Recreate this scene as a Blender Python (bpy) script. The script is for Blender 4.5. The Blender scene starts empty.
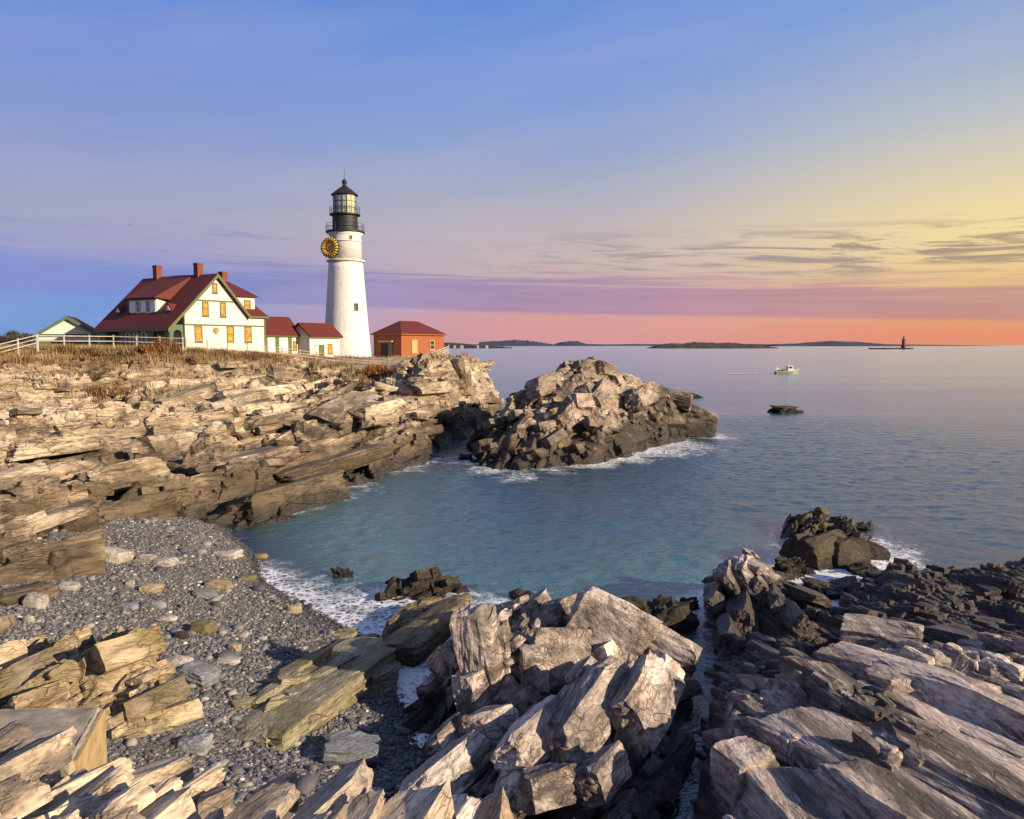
import bpy, bmesh, math, random
import numpy as np
from mathutils import Vector, Matrix

C = bpy.context.scene.collection
S = bpy.context.scene
R = math.radians

# ------------------------------------------------------------------ camera
FPX, CAM_Z, CX, CY = 800.0, 10.5, 512.0, 409.5
PITCH = math.atan(64.5 / FPX)
cd = bpy.data.cameras.new('camera'); cam = bpy.data.objects.new('camera', cd); C.objects.link(cam)
cam.location = (0, 0, CAM_Z); cam.rotation_euler = (math.pi / 2 - PITCH, 0, 0)
cd.sensor_fit = 'HORIZONTAL'; cd.sensor_width = 36.0; cd.lens = 36.0 * FPX / 1024.0
cd.clip_start = 0.1; cd.clip_end = 120000.0
S.camera = cam

# ------------------------------------------------------------------ exposure
S.view_settings.view_transform = 'Standard'
try: S.view_settings.look = 'None'
except Exception: pass
S.view_settings.exposure = 0.78; S.view_settings.gamma = 1.0
S.view_settings.use_curve_mapping = False
S.cycles.max_bounces = 6; S.cycles.diffuse_bounces = 3; S.cycles.glossy_bounces = 3
S.cycles.transparent_max_bounces = 8; S.cycles.transmission_bounces = 3
S.cycles.use_denoising = True
S.cycles.caustics_reflective = False; S.cycles.caustics_refractive = False

# ------------------------------------------------------------------ sun
SUN_AZ, SUN_EL = R(118), R(19)          # azimuth from the view direction towards the right
SUN = Vector((math.sin(SUN_AZ) * math.cos(SUN_EL), math.cos(SUN_AZ) * math.cos(SUN_EL), math.sin(SUN_EL)))
ld = bpy.data.lights.new('sun', 'SUN'); sun = bpy.data.objects.new('sun', ld); C.objects.link(sun)
ld.energy = 5.0; ld.angle = R(0.6); ld.color = (1.0, 0.80, 0.56)
sun.rotation_euler = (-SUN).to_track_quat('-Z', 'Y').to_euler()
sun.location = (40, -10, 40)

# ------------------------------------------------------------------ node helpers
def lin(r, g, b):
    f = lambda c: (c / 255 / 12.92) if c / 255 <= 0.04045 else ((c / 255 + 0.055) / 1.055) ** 2.4
    return (f(r), f(g), f(b), 1.0)

class NT:
    def __init__(s, tree): s.t = tree; s.n = tree.nodes; s.l = tree.links
    def put(s, sock, v):
        if isinstance(v, bpy.types.NodeSocket): s.l.new(v, sock)
        elif isinstance(v, bpy.types.Node): s.l.new(v.outputs[0], sock)
        elif v is not None: sock.default_value = v
    def node(s, kind, props=None, **ins):
        n = s.n.new('ShaderNode' + kind)
        for k, v in (props or {}).items(): setattr(n, k, v)
        for k, v in ins.items():
            key = int(k[1:]) if k[0] == 'i' and k[1:].isdigit() else k.replace('_', ' ')
            s.put(n.inputs[key], v)
        return n
    def math(s, op, a, b=0.0, c=None, clamp=False):
        n = s.n.new('ShaderNodeMath'); n.operation = op; n.use_clamp = clamp
        s.put(n.inputs[0], a); s.put(n.inputs[1], b)
        if c is not None: s.put(n.inputs[2], c)
        return n.outputs[0]
    def mix(s, f, a, b, mode='MIX'):
        n = s.n.new('ShaderNodeMix'); n.data_type = 'RGBA'; n.blend_type = mode
        s.put(n.inputs[0], f); s.put(n.inputs[6], a); s.put(n.inputs[7], b)
        return n.outputs[2]
    def ramp(s, f, stops, interp='LINEAR'):
        n = s.n.new('ShaderNodeValToRGB'); r = n.color_ramp; r.interpolation = interp
        while len(r.elements) > 1: r.elements.remove(r.elements[-1])
        r.elements[0].position = stops[0][0]; r.elements[0].color = stops[0][1]
        for p, c in stops[1:]:
            e = r.elements.new(p); e.color = c
        s.put(n.inputs[0], f)
        return n.outputs[0]
    def sstep(s, v, a, b):
        n = s.n.new('ShaderNodeMapRange'); n.interpolation_type = 'SMOOTHSTEP'
        s.put(n.inputs[0], v); n.inputs[1].default_value = a; n.inputs[2].default_value = b
        return n.outputs[0]
    def mapr(s, v, a, b, c, d):
        n = s.n.new('ShaderNodeMapRange'); s.put(n.inputs[0], v)
        for i, q in zip((1, 2, 3, 4), (a, b, c, d)): n.inputs[i].default_value = q
        return n.outputs[0]
    def noise(s, vec, scale, detail=3.0, rough=0.5, dist=0.0):
        n = s.n.new('ShaderNodeTexNoise'); s.put(n.inputs['Vector'], vec)
        n.inputs['Scale'].default_value = scale; n.inputs['Detail'].default_value = detail
        n.inputs['Roughness'].default_value = rough; n.inputs['Distortion'].default_value = dist
        return n.outputs[0]
    def mapping(s, vec, loc=(0, 0, 0), rot=(0, 0, 0), scale=(1, 1, 1)):
        n = s.n.new('ShaderNodeMapping'); s.put(n.inputs[0], vec)
        n.inputs[1].default_value = loc; n.inputs[2].default_value = rot; n.inputs[3].default_value = scale
        return n.outputs[0]

# ------------------------------------------------------------------ sky
w = bpy.data.worlds.new('World'); S.world = w; w.use_nodes = True
W = NT(w.node_tree); W.n.clear()
tc = W.node('TexCoord'); direc = tc.outputs['Generated']
sep = W.node('SeparateXYZ', None, i0=direc)
deg = 180 / math.pi
el = W.math('MULTIPLY', W.math('ARCSINE', sep.outputs[2]), deg)
az = W.math('MULTIPLY', W.math('ARCTAN2', sep.outputs[0], sep.outputs[1]), deg)
def yel(y): return math.degrees(math.atan((345 - y) / FPX))
def sky_ramp(rows, top):
    st = [(0.0, lin(*rows[0][1]))] + [(max(0.0005, yel(y)) / 90, lin(*c)) for y, c in rows]
    return W.ramp(fac_el, st + [(p / 90, lin(*c)) for p, c in top])
fac_el = W.math('DIVIDE', W.math('MAXIMUM', el, 0.0), 90.0)
zen = [(32, (104, 136, 204)), (50, (118, 138, 190)), (90, (128, 140, 180))]
rampL = sky_ramp([(340, (120, 158, 208)), (325, (116, 154, 214)), (300, (116, 148, 214)), (280, (126, 148, 210)),
                  (262, (156, 156, 200)), (230, (164, 166, 195)), (200, (154, 161, 200)), (150, (135, 155, 207)),
                  (100, (126, 150, 212)), (50, (112, 144, 215)), (0, (96, 136, 212))], zen)
rampM = sky_ramp([(340, (216, 154, 156)), (325, (220, 156, 152)), (312, (214, 160, 162)), (295, (204, 166, 170)),
                  (275, (202, 176, 176)), (255, (198, 182, 182)), (230, (191, 180, 186)), (200, (173, 175, 193)),
                  (150, (146, 166, 208)), (100, (130, 157, 215)), (50, (112, 149, 219)), (0, (100, 142, 217))], zen)
rampR = sky_ramp([(340, (232, 146, 112)), (330, (234, 154, 110)), (318, (232, 166, 114)), (300, (232, 186, 126)),
                  (275, (242, 210, 148)), (255, (247, 221, 158)), (230, (244, 220, 164)), (200, (226, 212, 178)),
                  (150, (192, 196, 198)), (100, (162, 179, 206)), (50, (138, 166, 214)), (0, (120, 155, 216))], zen)
rampS = sky_ramp([(340, (250, 170, 110)), (300, (255, 210, 140)), (255, (255, 230, 165)), (200, (246, 226, 180)),
                  (100, (205, 204, 205)), (0, (176, 182, 204))], zen)
c1 = W.mix(W.sstep(az, -30, 4), rampL, rampM)
c2 = W.mix(W.sstep(az, 2, 34), c1, rampR)
rampB = sky_ramp([(340, (196, 176, 190)), (275, (206, 184, 192)), (200, (196, 186, 202)), (100, (176, 178, 206)), (0, (160, 170, 206))], zen)
c2b = W.mix(W.sstep(W.math('ABSOLUTE', az), 50, 100), c2, rampB)
c3 = W.mix(W.math('MULTIPLY', W.sstep(az, 36, 90), W.math('SUBTRACT', 1.0, W.sstep(az, 120, 170))), c2b, rampS)
# cloud bank low over the sea: a long purple bar whose edges fray
cvec = W.node('CombineXYZ', None, i0=W.math('MULTIPLY', az, 0.05), i1=W.math('MULTIPLY', el, 0.55), i2=0.0)
n1 = W.noise(cvec, 1.3, 5, 0.6)
cvec2 = W.node('CombineXYZ', None, i0=W.math('MULTIPLY', az, 0.05), i1=W.math('MULTIPLY', W.math('ADD', el, W.math('MULTIPLY', az, 0.022)), 1.5), i2=3.7)
n2 = W.noise(cvec2, 1.6, 8, 0.66, 0.5)
tilt = W.math('MULTIPLY', az, -0.028)
e_low = W.math('ADD', el, W.math('MULTIPLY', W.math('SUBTRACT', n1, 0.5), 0.55))
lowd = W.math('SUBTRACT', e_low, W.math('ADD', tilt, 2.3))
e_up = W.math('ADD', el, W.math('MULTIPLY', W.math('SUBTRACT', n2, 0.5), 4.6))
upd = W.math('SUBTRACT', e_up, W.math('ADD', tilt, 4.95))
band = W.math('MULTIPLY', W.sstep(lowd, -0.12, 0.22), W.math('SUBTRACT', 1.0, W.sstep(upd, -0.8, 0.35)))
inner = W.math('MULTIPLY', band, W.mapr(n2, 0.33, 0.6, 1.0, 0.72))
bandcol = W.ramp(W.mapr(az, -40, 40, 0, 1), [(0.0, lin(118, 138, 208)), (0.18, lin(122, 138, 206)), (0.36, lin(136, 130, 188)), (0.5, lin(152, 130, 174)),
                                             (0.66, lin(170, 132, 162)), (0.85, lin(186, 134, 144)), (1.0, lin(194, 140, 136))])
c4 = W.mix(W.math('MULTIPLY', inner, 0.84), c3, bandcol)
# thin wisps above the bank
cvec3 = W.node('CombineXYZ', None, i0=W.math('MULTIPLY', az, 0.10), i1=W.math('MULTIPLY', W.math('ADD', el, W.math('MULTIPLY', az, 0.035)), 1.35), i2=9.1)
n3 = W.noise(cvec3, 1.25, 9, 0.68, 1.1)
zone = W.math('MULTIPLY', W.math('MULTIPLY', W.sstep(el, 3.8, 5.2), W.math('SUBTRACT', 1.0, W.sstep(el, 6.3, 8.6))), W.sstep(az, -8, 10))
wis = W.math('MULTIPLY', zone, W.sstep(n3, 0.46, 0.62))
wcol = W.ramp(W.mapr(az, -30, 40, 0, 1), [(0.0, lin(146, 140, 178)), (0.5, lin(164, 146, 158)), (0.75, lin(172, 150, 138)), (1.0, lin(182, 152, 118))])
c5 = W.mix(wis, c4, wcol)
zone2 = W.math('MULTIPLY', W.math('MULTIPLY', W.sstep(el, 6.3, 7.2), W.math('SUBTRACT', 1.0, W.sstep(el, 7.6, 8.8))), W.math('SUBTRACT', 1.0, W.sstep(az, -14, 2)))
wis2 = W.math('MULTIPLY', zone2, W.sstep(n3, 0.52, 0.68))
c6 = W.mix(W.math('MULTIPLY', wis2, 0.45), c5, lin(140, 138, 186))
# very soft broad streaks high up
cvec4 = W.node('CombineXYZ', None, i0=W.math('MULTIPLY', az, 0.03), i1=W.math('MULTIPLY', W.math('SUBTRACT', el, W.math('MULTIPLY', az, 0.16)), 0.16), i2=1.3)
n4 = W.noise(cvec4, 1.5, 4, 0.55)
c7 = W.mix(W.mapr(n4, 0.45, 0.75, 0.0, 0.16), c6, lin(206, 196, 208))
sky = W.node('TexSky'); sky.sky_type = 'NISHITA'; sky.sun_disc = False
sky.sun_elevation = SUN_EL; sky.sun_rotation = SUN_AZ; sky.altitude = 10
ten_hdr = W.node('VectorMath', {'operation': 'SCALE'}, i0=c7); ten_hdr.inputs[3].default_value = 5.78
both = W.mix(0.015, ten_hdr.outputs[0], sky.outputs[0])
bg = W.node('Background', None, Color=both, Strength=0.1)
wo = W.node('OutputWorld'); W.l.new(bg.outputs[0], wo.inputs[0])

# ------------------------------------------------------------------ photograph measuring helpers (pixel + known depth or height -> place)
def ray(px, py):
    a = px - CX; b = CY - py
    d = np.array([a, FPX * math.cos(PITCH) + b * math.sin(PITCH), -FPX * math.sin(PITCH) + b * math.cos(PITCH)])
    return d / d[1]
def P(px, py, d):
    return np.array([0, 0, CAM_Z]) + ray(px, py) * d
def Z(px, py, z):
    r = ray(px, py); return np.array([0, 0, CAM_Z]) + r * ((z - CAM_Z) / r[2])

# ------------------------------------------------------------------ object helpers
def tag(o, label=None, cat=None, group=None, kind=None):
    for k, v in (('label', label), ('category', cat), ('group', group), ('kind', kind)):
        if v: o[k] = v
    return o
def empty(name, loc, rz=0.0):
    o = bpy.data.objects.new(name, None); C.objects.link(o); o.location = loc; o.rotation_euler = (0, 0, rz)
    o.empty_display_size = 0.3
    return o
def np_mesh(name, verts, faces, mat, parent=None, smooth=True, loc=None):
    """verts (n,3), faces (m,k) arrays; one mesh object"""
    verts = np.asarray(verts, np.float32); faces = np.asarray(faces, np.int32)
    if loc is not None: verts = verts - np.asarray(loc, np.float32)
    me = bpy.data.meshes.new(name)
    k = faces.shape[1]; m = len(faces)
    me.vertices.add(len(verts)); me.vertices.foreach_set('co', verts.ravel())
    me.loops.add(m * k); me.loops.foreach_set('vertex_index', faces.ravel())
    me.polygons.add(m)
    me.polygons.foreach_set('loop_start', np.arange(0, m * k, k, dtype=np.int32))
    me.polygons.foreach_set('loop_total', np.full(m, k, np.int32))
    me.update(calc_edges=True)
    me.polygons.foreach_set('use_smooth', np.full(m, bool(smooth)))
    o = bpy.data.objects.new(name, me); C.objects.link(o)
    if mat: me.materials.append(mat)
    if parent: o.parent = parent
    if loc is not None: o.location = loc
    return o
def attr(o, name, vals):
    a = o.data.attributes.new(name, 'FLOAT', 'POINT'); a.data.foreach_set('value', np.asarray(vals, np.float32))

class MB:
    """collects simple shaped pieces and links them as one mesh"""
    def __init__(s): s.v = []; s.f = []
    def add(s, vs, fs):
        o = len(s.v); s.v += [tuple(map(float, q)) for q in vs]; s.f += [tuple(i + o for i in f) for f in fs]
    def quad(s, a, b, c, d): s.add([a, b, c, d], [(0, 1, 2, 3)])
    def box(s, x0, x1, y0, y1, z0, z1):
        s.add([(x0, y0, z0), (x1, y0, z0), (x1, y1, z0), (x0, y1, z0), (x0, y0, z1), (x1, y0, z1), (x1, y1, z1), (x0, y1, z1)],
              [(0, 3, 2, 1), (4, 5, 6, 7), (0, 1, 5, 4), (1, 2, 6, 5), (2, 3, 7, 6), (3, 0, 4, 7)])
    def prism(s, poly, axis, a, b):
        """poly of 2D points swept along axis ('x','y','z') from a to b"""
        def pt(p, t): return {'x': (t, p[0], p[1]), 'y': (p[0], t, p[1]), 'z': (p[0], p[1], t)}[axis]
        n = len(poly)
        s.add([pt(p, a) for p in poly] + [pt(p, b) for p in poly],
              [tuple(range(n))[::-1], tuple(range(n, 2 * n))] + [(i, (i + 1) % n, n + (i + 1) % n, n + i) for i in range(n)])
    def slab(s, pts, t):
        """thick sheet: a planar polygon of 3D points thickened downwards by t along its normal"""
        q = [Vector(p) for p in pts]; n = (q[1] - q[0]).cross(q[2] - q[0]).normalized()
        if n.z < 0: n = -n
        k = len(q); lo = [p - n * t for p in q]
        s.add([tuple(p) for p in q] + [tuple(p) for p in lo],
              [tuple(range(k)), tuple(range(k, 2 * k))[::-1]] + [(i, (i + 1) % k, k + (i + 1) % k, k + i) for i in range(k)])
    def lathe(s, prof, n=32, cx=0, cy=0):
        vs = []; fs = []
        for r, z in prof:
            for i in range(n):
                a = 2 * math.pi * i / n; vs.append((cx + r * math.cos(a), cy + r * math.sin(a), z))
        for j in range(len(prof) - 1):
            for i in range(n):
                k = (i + 1) % n; fs.append((j * n + i, j * n + k, (j + 1) * n + k, (j + 1) * n + i))
        fs.append(tuple(range(n))[::-1]); fs.append(tuple((len(prof) - 1) * n + i for i in range(n)))
        s.add(vs, fs)
    def tube(s, a, b, r0, r1=None, n=8):
        r1 = r0 if r1 is None else r1
        a = Vector(a); b = Vector(b); d = (b - a).normalized()
        u = d.orthogonal().normalized(); w_ = d.cross(u)
        vs = []
        for c, r in ((a, r0), (b, r1)):
            for i in range(n):
                t = 2 * math.pi * i / n; vs.append(c + u * (r * math.cos(t)) + w_ * (r * math.sin(t)))
        s.add(vs, [(i, (i + 1) % n, n + (i + 1) % n, n + i) for i in range(n)] + [tuple(range(n))[::-1], tuple(range(n, 2 * n))])
    def ring(s, rad, z, r, n=32, m=6):
        vs = []; fs = []
        for i in range(n):
            a = 2 * math.pi * i / n
            for j in range(m):
                b = 2 * math.pi * j / m; q = rad + r * math.cos(b)
                vs.append((q * math.cos(a), q * math.sin(a), z + r * math.sin(b)))
        for i in range(n):
            for j in range(m):
                fs.append((i * m + j, ((i + 1) % n) * m + j, ((i + 1) % n) * m + (j + 1) % m, i * m + (j + 1) % m))
        s.add(vs, fs)
    def build(s, name, mat, parent=None, smooth=False, loc=None, bevel=0.0):
        me = bpy.data.meshes.new(name); me.from_pydata(s.v, [], s.f)
        bm = bmesh.new(); bm.from_mesh(me); bmesh.ops.recalc_face_normals(bm, faces=bm.faces)
        if bevel:
            bmesh.ops.remove_doubles(bm, verts=bm.verts, dist=1e-4)
            bmesh.ops.bevel(bm, geom=[e for e in bm.edges if len(e.link_faces) == 2 and e.calc_face_angle(0) > 0.6], offset=bevel, segments=1, affect='EDGES', clamp_overlap=True)
        bm.to_mesh(me); bm.free(); me.update()
        if smooth:
            for p in me.polygons: p.use_smooth = True
        o = bpy.data.objects.new(name, me); C.objects.link(o)
        if mat: me.materials.append(mat)
        if parent: o.parent = parent
        if loc is not None: o.location = loc
        return o
# ------------------------------------------------------------------ array noise
def _hash(ix, iy, seed):
    h = (ix.astype(np.int64) * 374761393 + iy.astype(np.int64) * 668265263 + seed * 2147483647 + 1013904223) & 0xFFFFFFFF
    h = (h ^ (h >> 13)) * 1274126177 & 0xFFFFFFFF
    h = (h ^ (h >> 16)) * 2246822519 & 0xFFFFFFFF
    return (h ^ (h >> 15)) & 0xFFFFFFFF
def gnoise(x, y, seed=0):
    x = np.asarray(x, np.float64); y = np.asarray(y, np.float64)
    ix = np.floor(x); iy = np.floor(y); fx = x - ix; fy = y - iy
    ix = ix.astype(np.int64); iy = iy.astype(np.int64)
    u = fx * fx * fx * (fx * (fx * 6 - 15) + 10); v = fy * fy * fy * (fy * (fy * 6 - 15) + 10)
    def g(dx, dy):
        a = _hash(ix + dx, iy + dy, seed) * (2 * math.pi / 4294967296.0)
        return np.cos(a) * (fx - dx) + np.sin(a) * (fy - dy)
    a = g(0, 0); b = g(1, 0); c = g(0, 1); d = g(1, 1)
    return (a + (b - a) * u) * (1 - v) + (c + (d - c) * u) * v
def fbm(x, y, seed=0, octs=4, gain=0.5):
    t = 0; a = 1.0
    for i in range(octs):
        t = t + a * gnoise(x * 2 ** i + 17.3 * i, y * 2 ** i - 9.1 * i, seed + i * 7); a *= gain
    return t
def worley(u, v, seed, jit=0.8):
    iu = np.floor(u).astype(np.int64); iv = np.floor(v).astype(np.int64)
    F1 = np.full(u.shape, 9e9); F2 = F1.copy(); du = np.zeros(u.shape); dv = np.zeros(u.shape); hid = np.zeros(u.shape, np.int64)
    for a in (-1, 0, 1):
        for b in (-1, 0, 1):
            h = _hash(iu + a, iv + b, seed)
            fx = iu + a + .5 + ((h & 1023) / 1023.0 - .5) * jit; fy = iv + b + .5 + (((h >> 10) & 1023) / 1023.0 - .5) * jit
            x = u - fx; y = v - fy; ax = np.abs(x); ay = np.abs(y)
            d = np.maximum(ax, ay) + 0.35 * np.minimum(ax, ay)
            m = d < F1
            F2 = np.where(m, F1, np.minimum(F2, d)); F1 = np.where(m, d, F1)
            du = np.where(m, x, du); dv = np.where(m, y, dv); hid = np.where(m, h, hid)
    r1 = _hash(hid, hid >> 7, 11) / 4294967296.0; r2 = _hash(hid, hid >> 5, 23) / 4294967296.0; r3 = _hash(hid, hid >> 3, 37) / 4294967296.0
    return r1, r2, r3, du, dv, F2 - F1

def fracture(x, y, ang, scales, seed, warp=0.2):
    """jointed bedrock: nested cells elongated along the strike, each a tilted facet with its own step and open joints"""
    c, s = math.cos(ang), math.sin(ang)
    h = np.zeros(x.shape)
    for k, (Lu, Lv, amp, tv, tu, cd_, cw) in enumerate(scales):
        a2 = ang + (0.16 * ((k * 7919 % 10) / 10 - .5) * 2 if k else 0)
        c, s = math.cos(a2), math.sin(a2)
        q = warp * min(Lu, Lv)
        wx = x + q * fbm(x / (Lv * 1.7), y / (Lv * 1.7), seed + 91 + k, 3); wy = y + q * fbm(x / (Lv * 1.7) + 40, y / (Lv * 1.7), seed + 57 + k, 3)
        u = (wx * c + wy * s) / Lu; v = (-wx * s + wy * c) / Lv
        r1, r2, r3, du, dv, e = worley(u, v, seed + 13 * k)
        h += amp * (r1 - .5) * 2 + tv * (.3 + 1.4 * r2) * dv * Lv + tu * (r3 - .5) * 2 * du * Lu
        if cd_: h -= cd_ * np.clip(1 - e / cw, 0, 1) * (.4 + r2)
    return h

def rbf(ctrl):
    """thin plate surface through measured points; returns f(x, y)"""
    p = np.array(ctrl, float); c0 = p[:, :2].mean(0); sc = np.abs(p[:, :2] - c0).max()
    q = (p[:, :2] - c0) / sc; n = len(q)
    def phi(r2): return np.where(r2 > 1e-12, .5 * r2 * np.log(np.maximum(r2, 1e-12)), 0)
    A = np.zeros((n + 3, n + 3)); d2 = ((q[:, None] - q[None]) ** 2).sum(-1)
    A[:n, :n] = phi(d2) + np.eye(n) * 2e-4; A[:n, n] = 1; A[:n, n + 1:] = q; A[n:, :n] = A[:n, n:].T
    w_ = np.linalg.solve(A, np.concatenate([p[:, 2], np.zeros(3)]))
    def f(x, y):
        X = ((x - c0[0]) / sc); Y = ((y - c0[1]) / sc); t = w_[n] + w_[n + 1] * X + w_[n + 2] * Y
        for i in range(n): t = t + w_[i] * phi((X - q[i, 0]) ** 2 + (Y - q[i, 1]) ** 2)
        return t
    return f
def poly_sd(x, y, poly):
    """signed distance to a closed outline, positive inside"""
    poly = np.array(poly)[:, :2]; n = len(poly); d = np.full(x.shape, 1e18); ins = np.zeros(x.shape, bool)
    for i in range(n):
        a = poly[i]; b = poly[(i + 1) % n]; ex, ey = b - a
        t = np.clip(((x - a[0]) * ex + (y - a[1]) * ey) / (ex * ex + ey * ey + 1e-12), 0, 1)
        d = np.minimum(d, (x - a[0] - t * ex) ** 2 + (y - a[1] - t * ey) ** 2)
        cnd = (a[1] > y) != (b[1] > y)
        ins ^= cnd & (x < ex * (y - a[1]) / (ey if abs(ey) > 1e-12 else 1e-12) + a[0])
    d = np.sqrt(d); return np.where(ins, d, -d)

# ------------------------------------------------------------------ angular joint blocks, as the bedrock breaks into
def block_shapes(n, seed, fine):
    from mathutils import noise as mn
    rnd = random.Random(seed); out = []
    for _ in range(n):
        bm = bmesh.new(); bmesh.ops.create_cube(bm, size=1.0)
        for v in bm.verts: v.co += Vector((rnd.uniform(-.07, .07), rnd.uniform(-.07, .07), rnd.uniform(-.07, .07)))
        for c in range(rnd.randint(9, 13)):
            nrm = Vector((rnd.choice((-1, 1)) * rnd.uniform(.05, 1), rnd.choice((-1, 1)) * rnd.uniform(.05, 1), rnd.choice((-.5, 1, 1)) * rnd.uniform(.05, 1)))
            if rnd.random() < .6: nrm[rnd.randint(0, 2)] *= .12
            nrm.normalize()
            sup = max(v.co.dot(nrm) for v in bm.verts)
            r = bmesh.ops.bisect_plane(bm, geom=bm.verts[:] + bm.edges[:] + bm.faces[:], plane_co=nrm * (sup - rnd.uniform(.03, .17)), plane_no=nrm, clear_outer=True)
            e = [g for g in r['geom_cut'] if isinstance(g, bmesh.types.BMEdge)]
            if len(e) > 2:
                try: bmesh.ops.contextual_create(bm, geom=e)
                except Exception: pass
        bmesh.ops.triangulate(bm, faces=bm.faces[:])
        if fine:
            for k in range(fine):
                bmesh.ops.subdivide_edges(bm, edges=bm.edges[:], cuts=1, use_grid_fill=True)
                bmesh.ops.triangulate(bm, faces=bm.faces[:])
            bm.normal_update(); off = Vector((rnd.uniform(0, 99), rnd.uniform(0, 99), 0))
            for v in bm.verts:
                p = Vector((v.co.x * 2.0, v.co.y * 3.2, v.co.z * 3.2)) + off
                q = mn.noise(p) + .55 * mn.noise(p * 2.3) + .35 * mn.noise(p * 5.1)
                st = math.sin((v.co.z * 13 + 2.5 * mn.noise(p * .6)) * 2.2)
                v.co += v.normal * (.042 * q + .012 * st)
        bm.verts.ensure_lookup_table()
        V = np.array([v.co[:] for v in bm.verts]); F = np.array([[v.index for v in f.verts] for f in bm.faces]); bm.free()
        out.append((V, F))
    return out
SHAPES = {0: block_shapes(36, 5, 0), 1: block_shapes(30, 6, 1), 2: block_shapes(24, 7, 2), 3: block_shapes(12, 8, 3)}

def hand_blocks(hand):
    """the large named slabs: centre, length, width, height, yaw, dip to the left, fall along the length, shape"""
    vs = []; fs = []; base = 0
    for (c_, L, Wd, H, yaw, dip, fall, si) in hand:
        sh, tf = SHAPES[3][si % len(SHAPES[3])]
        Mx = Matrix.Rotation(R(yaw), 3, 'Z') @ Matrix.Rotation(-R(dip), 3, 'X') @ Matrix.Rotation(R(fall), 3, 'Y')
        vs.append((sh * (L, Wd, H)) @ np.array(Mx).T + np.array(c_)); fs.append(tf + base); base += len(sh)
    return np.concatenate(vs), np.concatenate(fs)
def scatter_blocks(V, T, spec, ang, dip, seed, weight):
    """blocks of (length, width, height, cover, proud) seated in the surface V, T, aligned with the bedding"""
    rng = np.random.default_rng(seed); a, b, c = V[T[:, 0]], V[T[:, 1]], V[T[:, 2]]
    cr = np.cross(b - a, c - a); area = .5 * np.linalg.norm(cr, axis=1); ctr = (a + b + c) / 3
    nrm = cr / (np.linalg.norm(cr, axis=1)[:, None] + 1e-12)
    wgt = area * weight(ctr[:, 0], ctr[:, 1], ctr[:, 2]); tot = wgt.sum()
    vs = []; fs = []; tn = []; base = 0
    for (L, Wd, H, cov, proud, fine) in spec:
        n = int(tot / (L * Wd) * cov)
        for i in rng.choice(len(T), n, p=wgt / tot):
            sh, tf = SHAPES[fine][rng.integers(len(SHAPES[fine]))]
            k = np.exp(rng.normal(0, .33)); sx, sy, sz = L * k * rng.uniform(.75, 1.3), Wd * k * rng.uniform(.75, 1.3), H * k * rng.uniform(.7, 1.3)
            yaw = R(ang) + rng.normal(0, .10) + (math.pi if rng.random() < .5 else 0); d_ = R(dip) + rng.normal(0, .12); p_ = rng.normal(0, .10)
            if math.cos(yaw - R(ang)) < 0: d_ = -d_
            Mx = Matrix.Rotation(yaw, 3, 'Z') @ Matrix.Rotation(-d_, 3, 'X') @ Matrix.Rotation(p_, 3, 'Y')
            q = (sh * (sx, sy, sz)) @ np.array(Mx).T
            q = q + ctr[i] + nrm[i] * ((proud - .5) * sz * abs(nrm[i, 2]) + (proud - .5) * sy * .6 * (1 - abs(nrm[i, 2])))
            vs.append(q); fs.append(tf + base); base += len(q); tn.append(np.full(len(q), rng.random()))
    return np.concatenate(vs), np.concatenate(fs), np.concatenate(tn)

LAND = []            # every terrain sheet's points, for shore distance and for resting things on it
def sheet(name, xs, ys, zf, mat, keep=None, shear=None, smooth=False, loc=None, land=True, blur=1, blocks=None, hand=None):
    """grid sheet; zf(x, y) -> (z, residual); residual shears blocks along the dip so that scarps lean"""
    X, Y = np.meshgrid(xs, ys)
    z, res = zf(X, Y)
    def soft(a):
        for ax in (0, 1):
            b = np.pad(a, [(1, 1) if i == ax else (0, 0) for i in (0, 1)], mode='edge')
            a = (b[:-2] + 2 * a + b[2:]) / 4 if ax == 0 else (b[:, :-2] + 2 * a + b[:, 2:]) / 4
        return a
    for _ in range(blur):
        z = soft(z)
        if shear is not None: res = soft(res)
    k = keep(X, Y, z) if keep is not None else np.ones(X.shape, bool)
    if shear is not None:
        sx, sy = shear; X = X + sx * res; Y = Y + sy * res
    idx = np.arange(X.size).reshape(X.shape)
    f = np.stack([idx[:-1, :-1], idx[:-1, 1:], idx[1:, 1:], idx[1:, :-1]], -1).reshape(-1, 4)
    kk = k.ravel(); f = f[kk[f].all(1)]
    used = np.unique(f); re = np.full(X.size, -1, np.int64); re[used] = np.arange(len(used))
    V = np.stack([X.ravel(), Y.ravel(), z.ravel()], -1)[used]; f = re[f]
    T = np.concatenate([f[:, [0, 1, 2]], f[:, [0, 2, 3]]])
    nsheet = len(T); SV = V
    if blocks:
        bv, bt, btn = scatter_blocks(V, T, **blocks)
        T = np.concatenate([T, bt + len(V)]); V = np.concatenate([V, bv])
    if hand:
        hv, ht = hand_blocks(hand)
        T = np.concatenate([T, ht + len(V)]); V = np.concatenate([V, hv])
        if blocks: bv = np.concatenate([bv, hv]); btn = np.concatenate([btn, np.full(len(hv), .55)])
    o = np_mesh(name, V, T, mat, None, smooth, loc)
    if blocks:
        fl = np.zeros(len(T), bool); fl[:nsheet] = smooth; o.data.polygons.foreach_set('use_smooth', fl)
        attr(o, 'tone', np.concatenate([np.full(len(V) - len(bv), .5), btn]))
    else: attr(o, 'tone', np.full(len(V), .5))
    if land: LAND.append(V)
    return o

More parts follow.
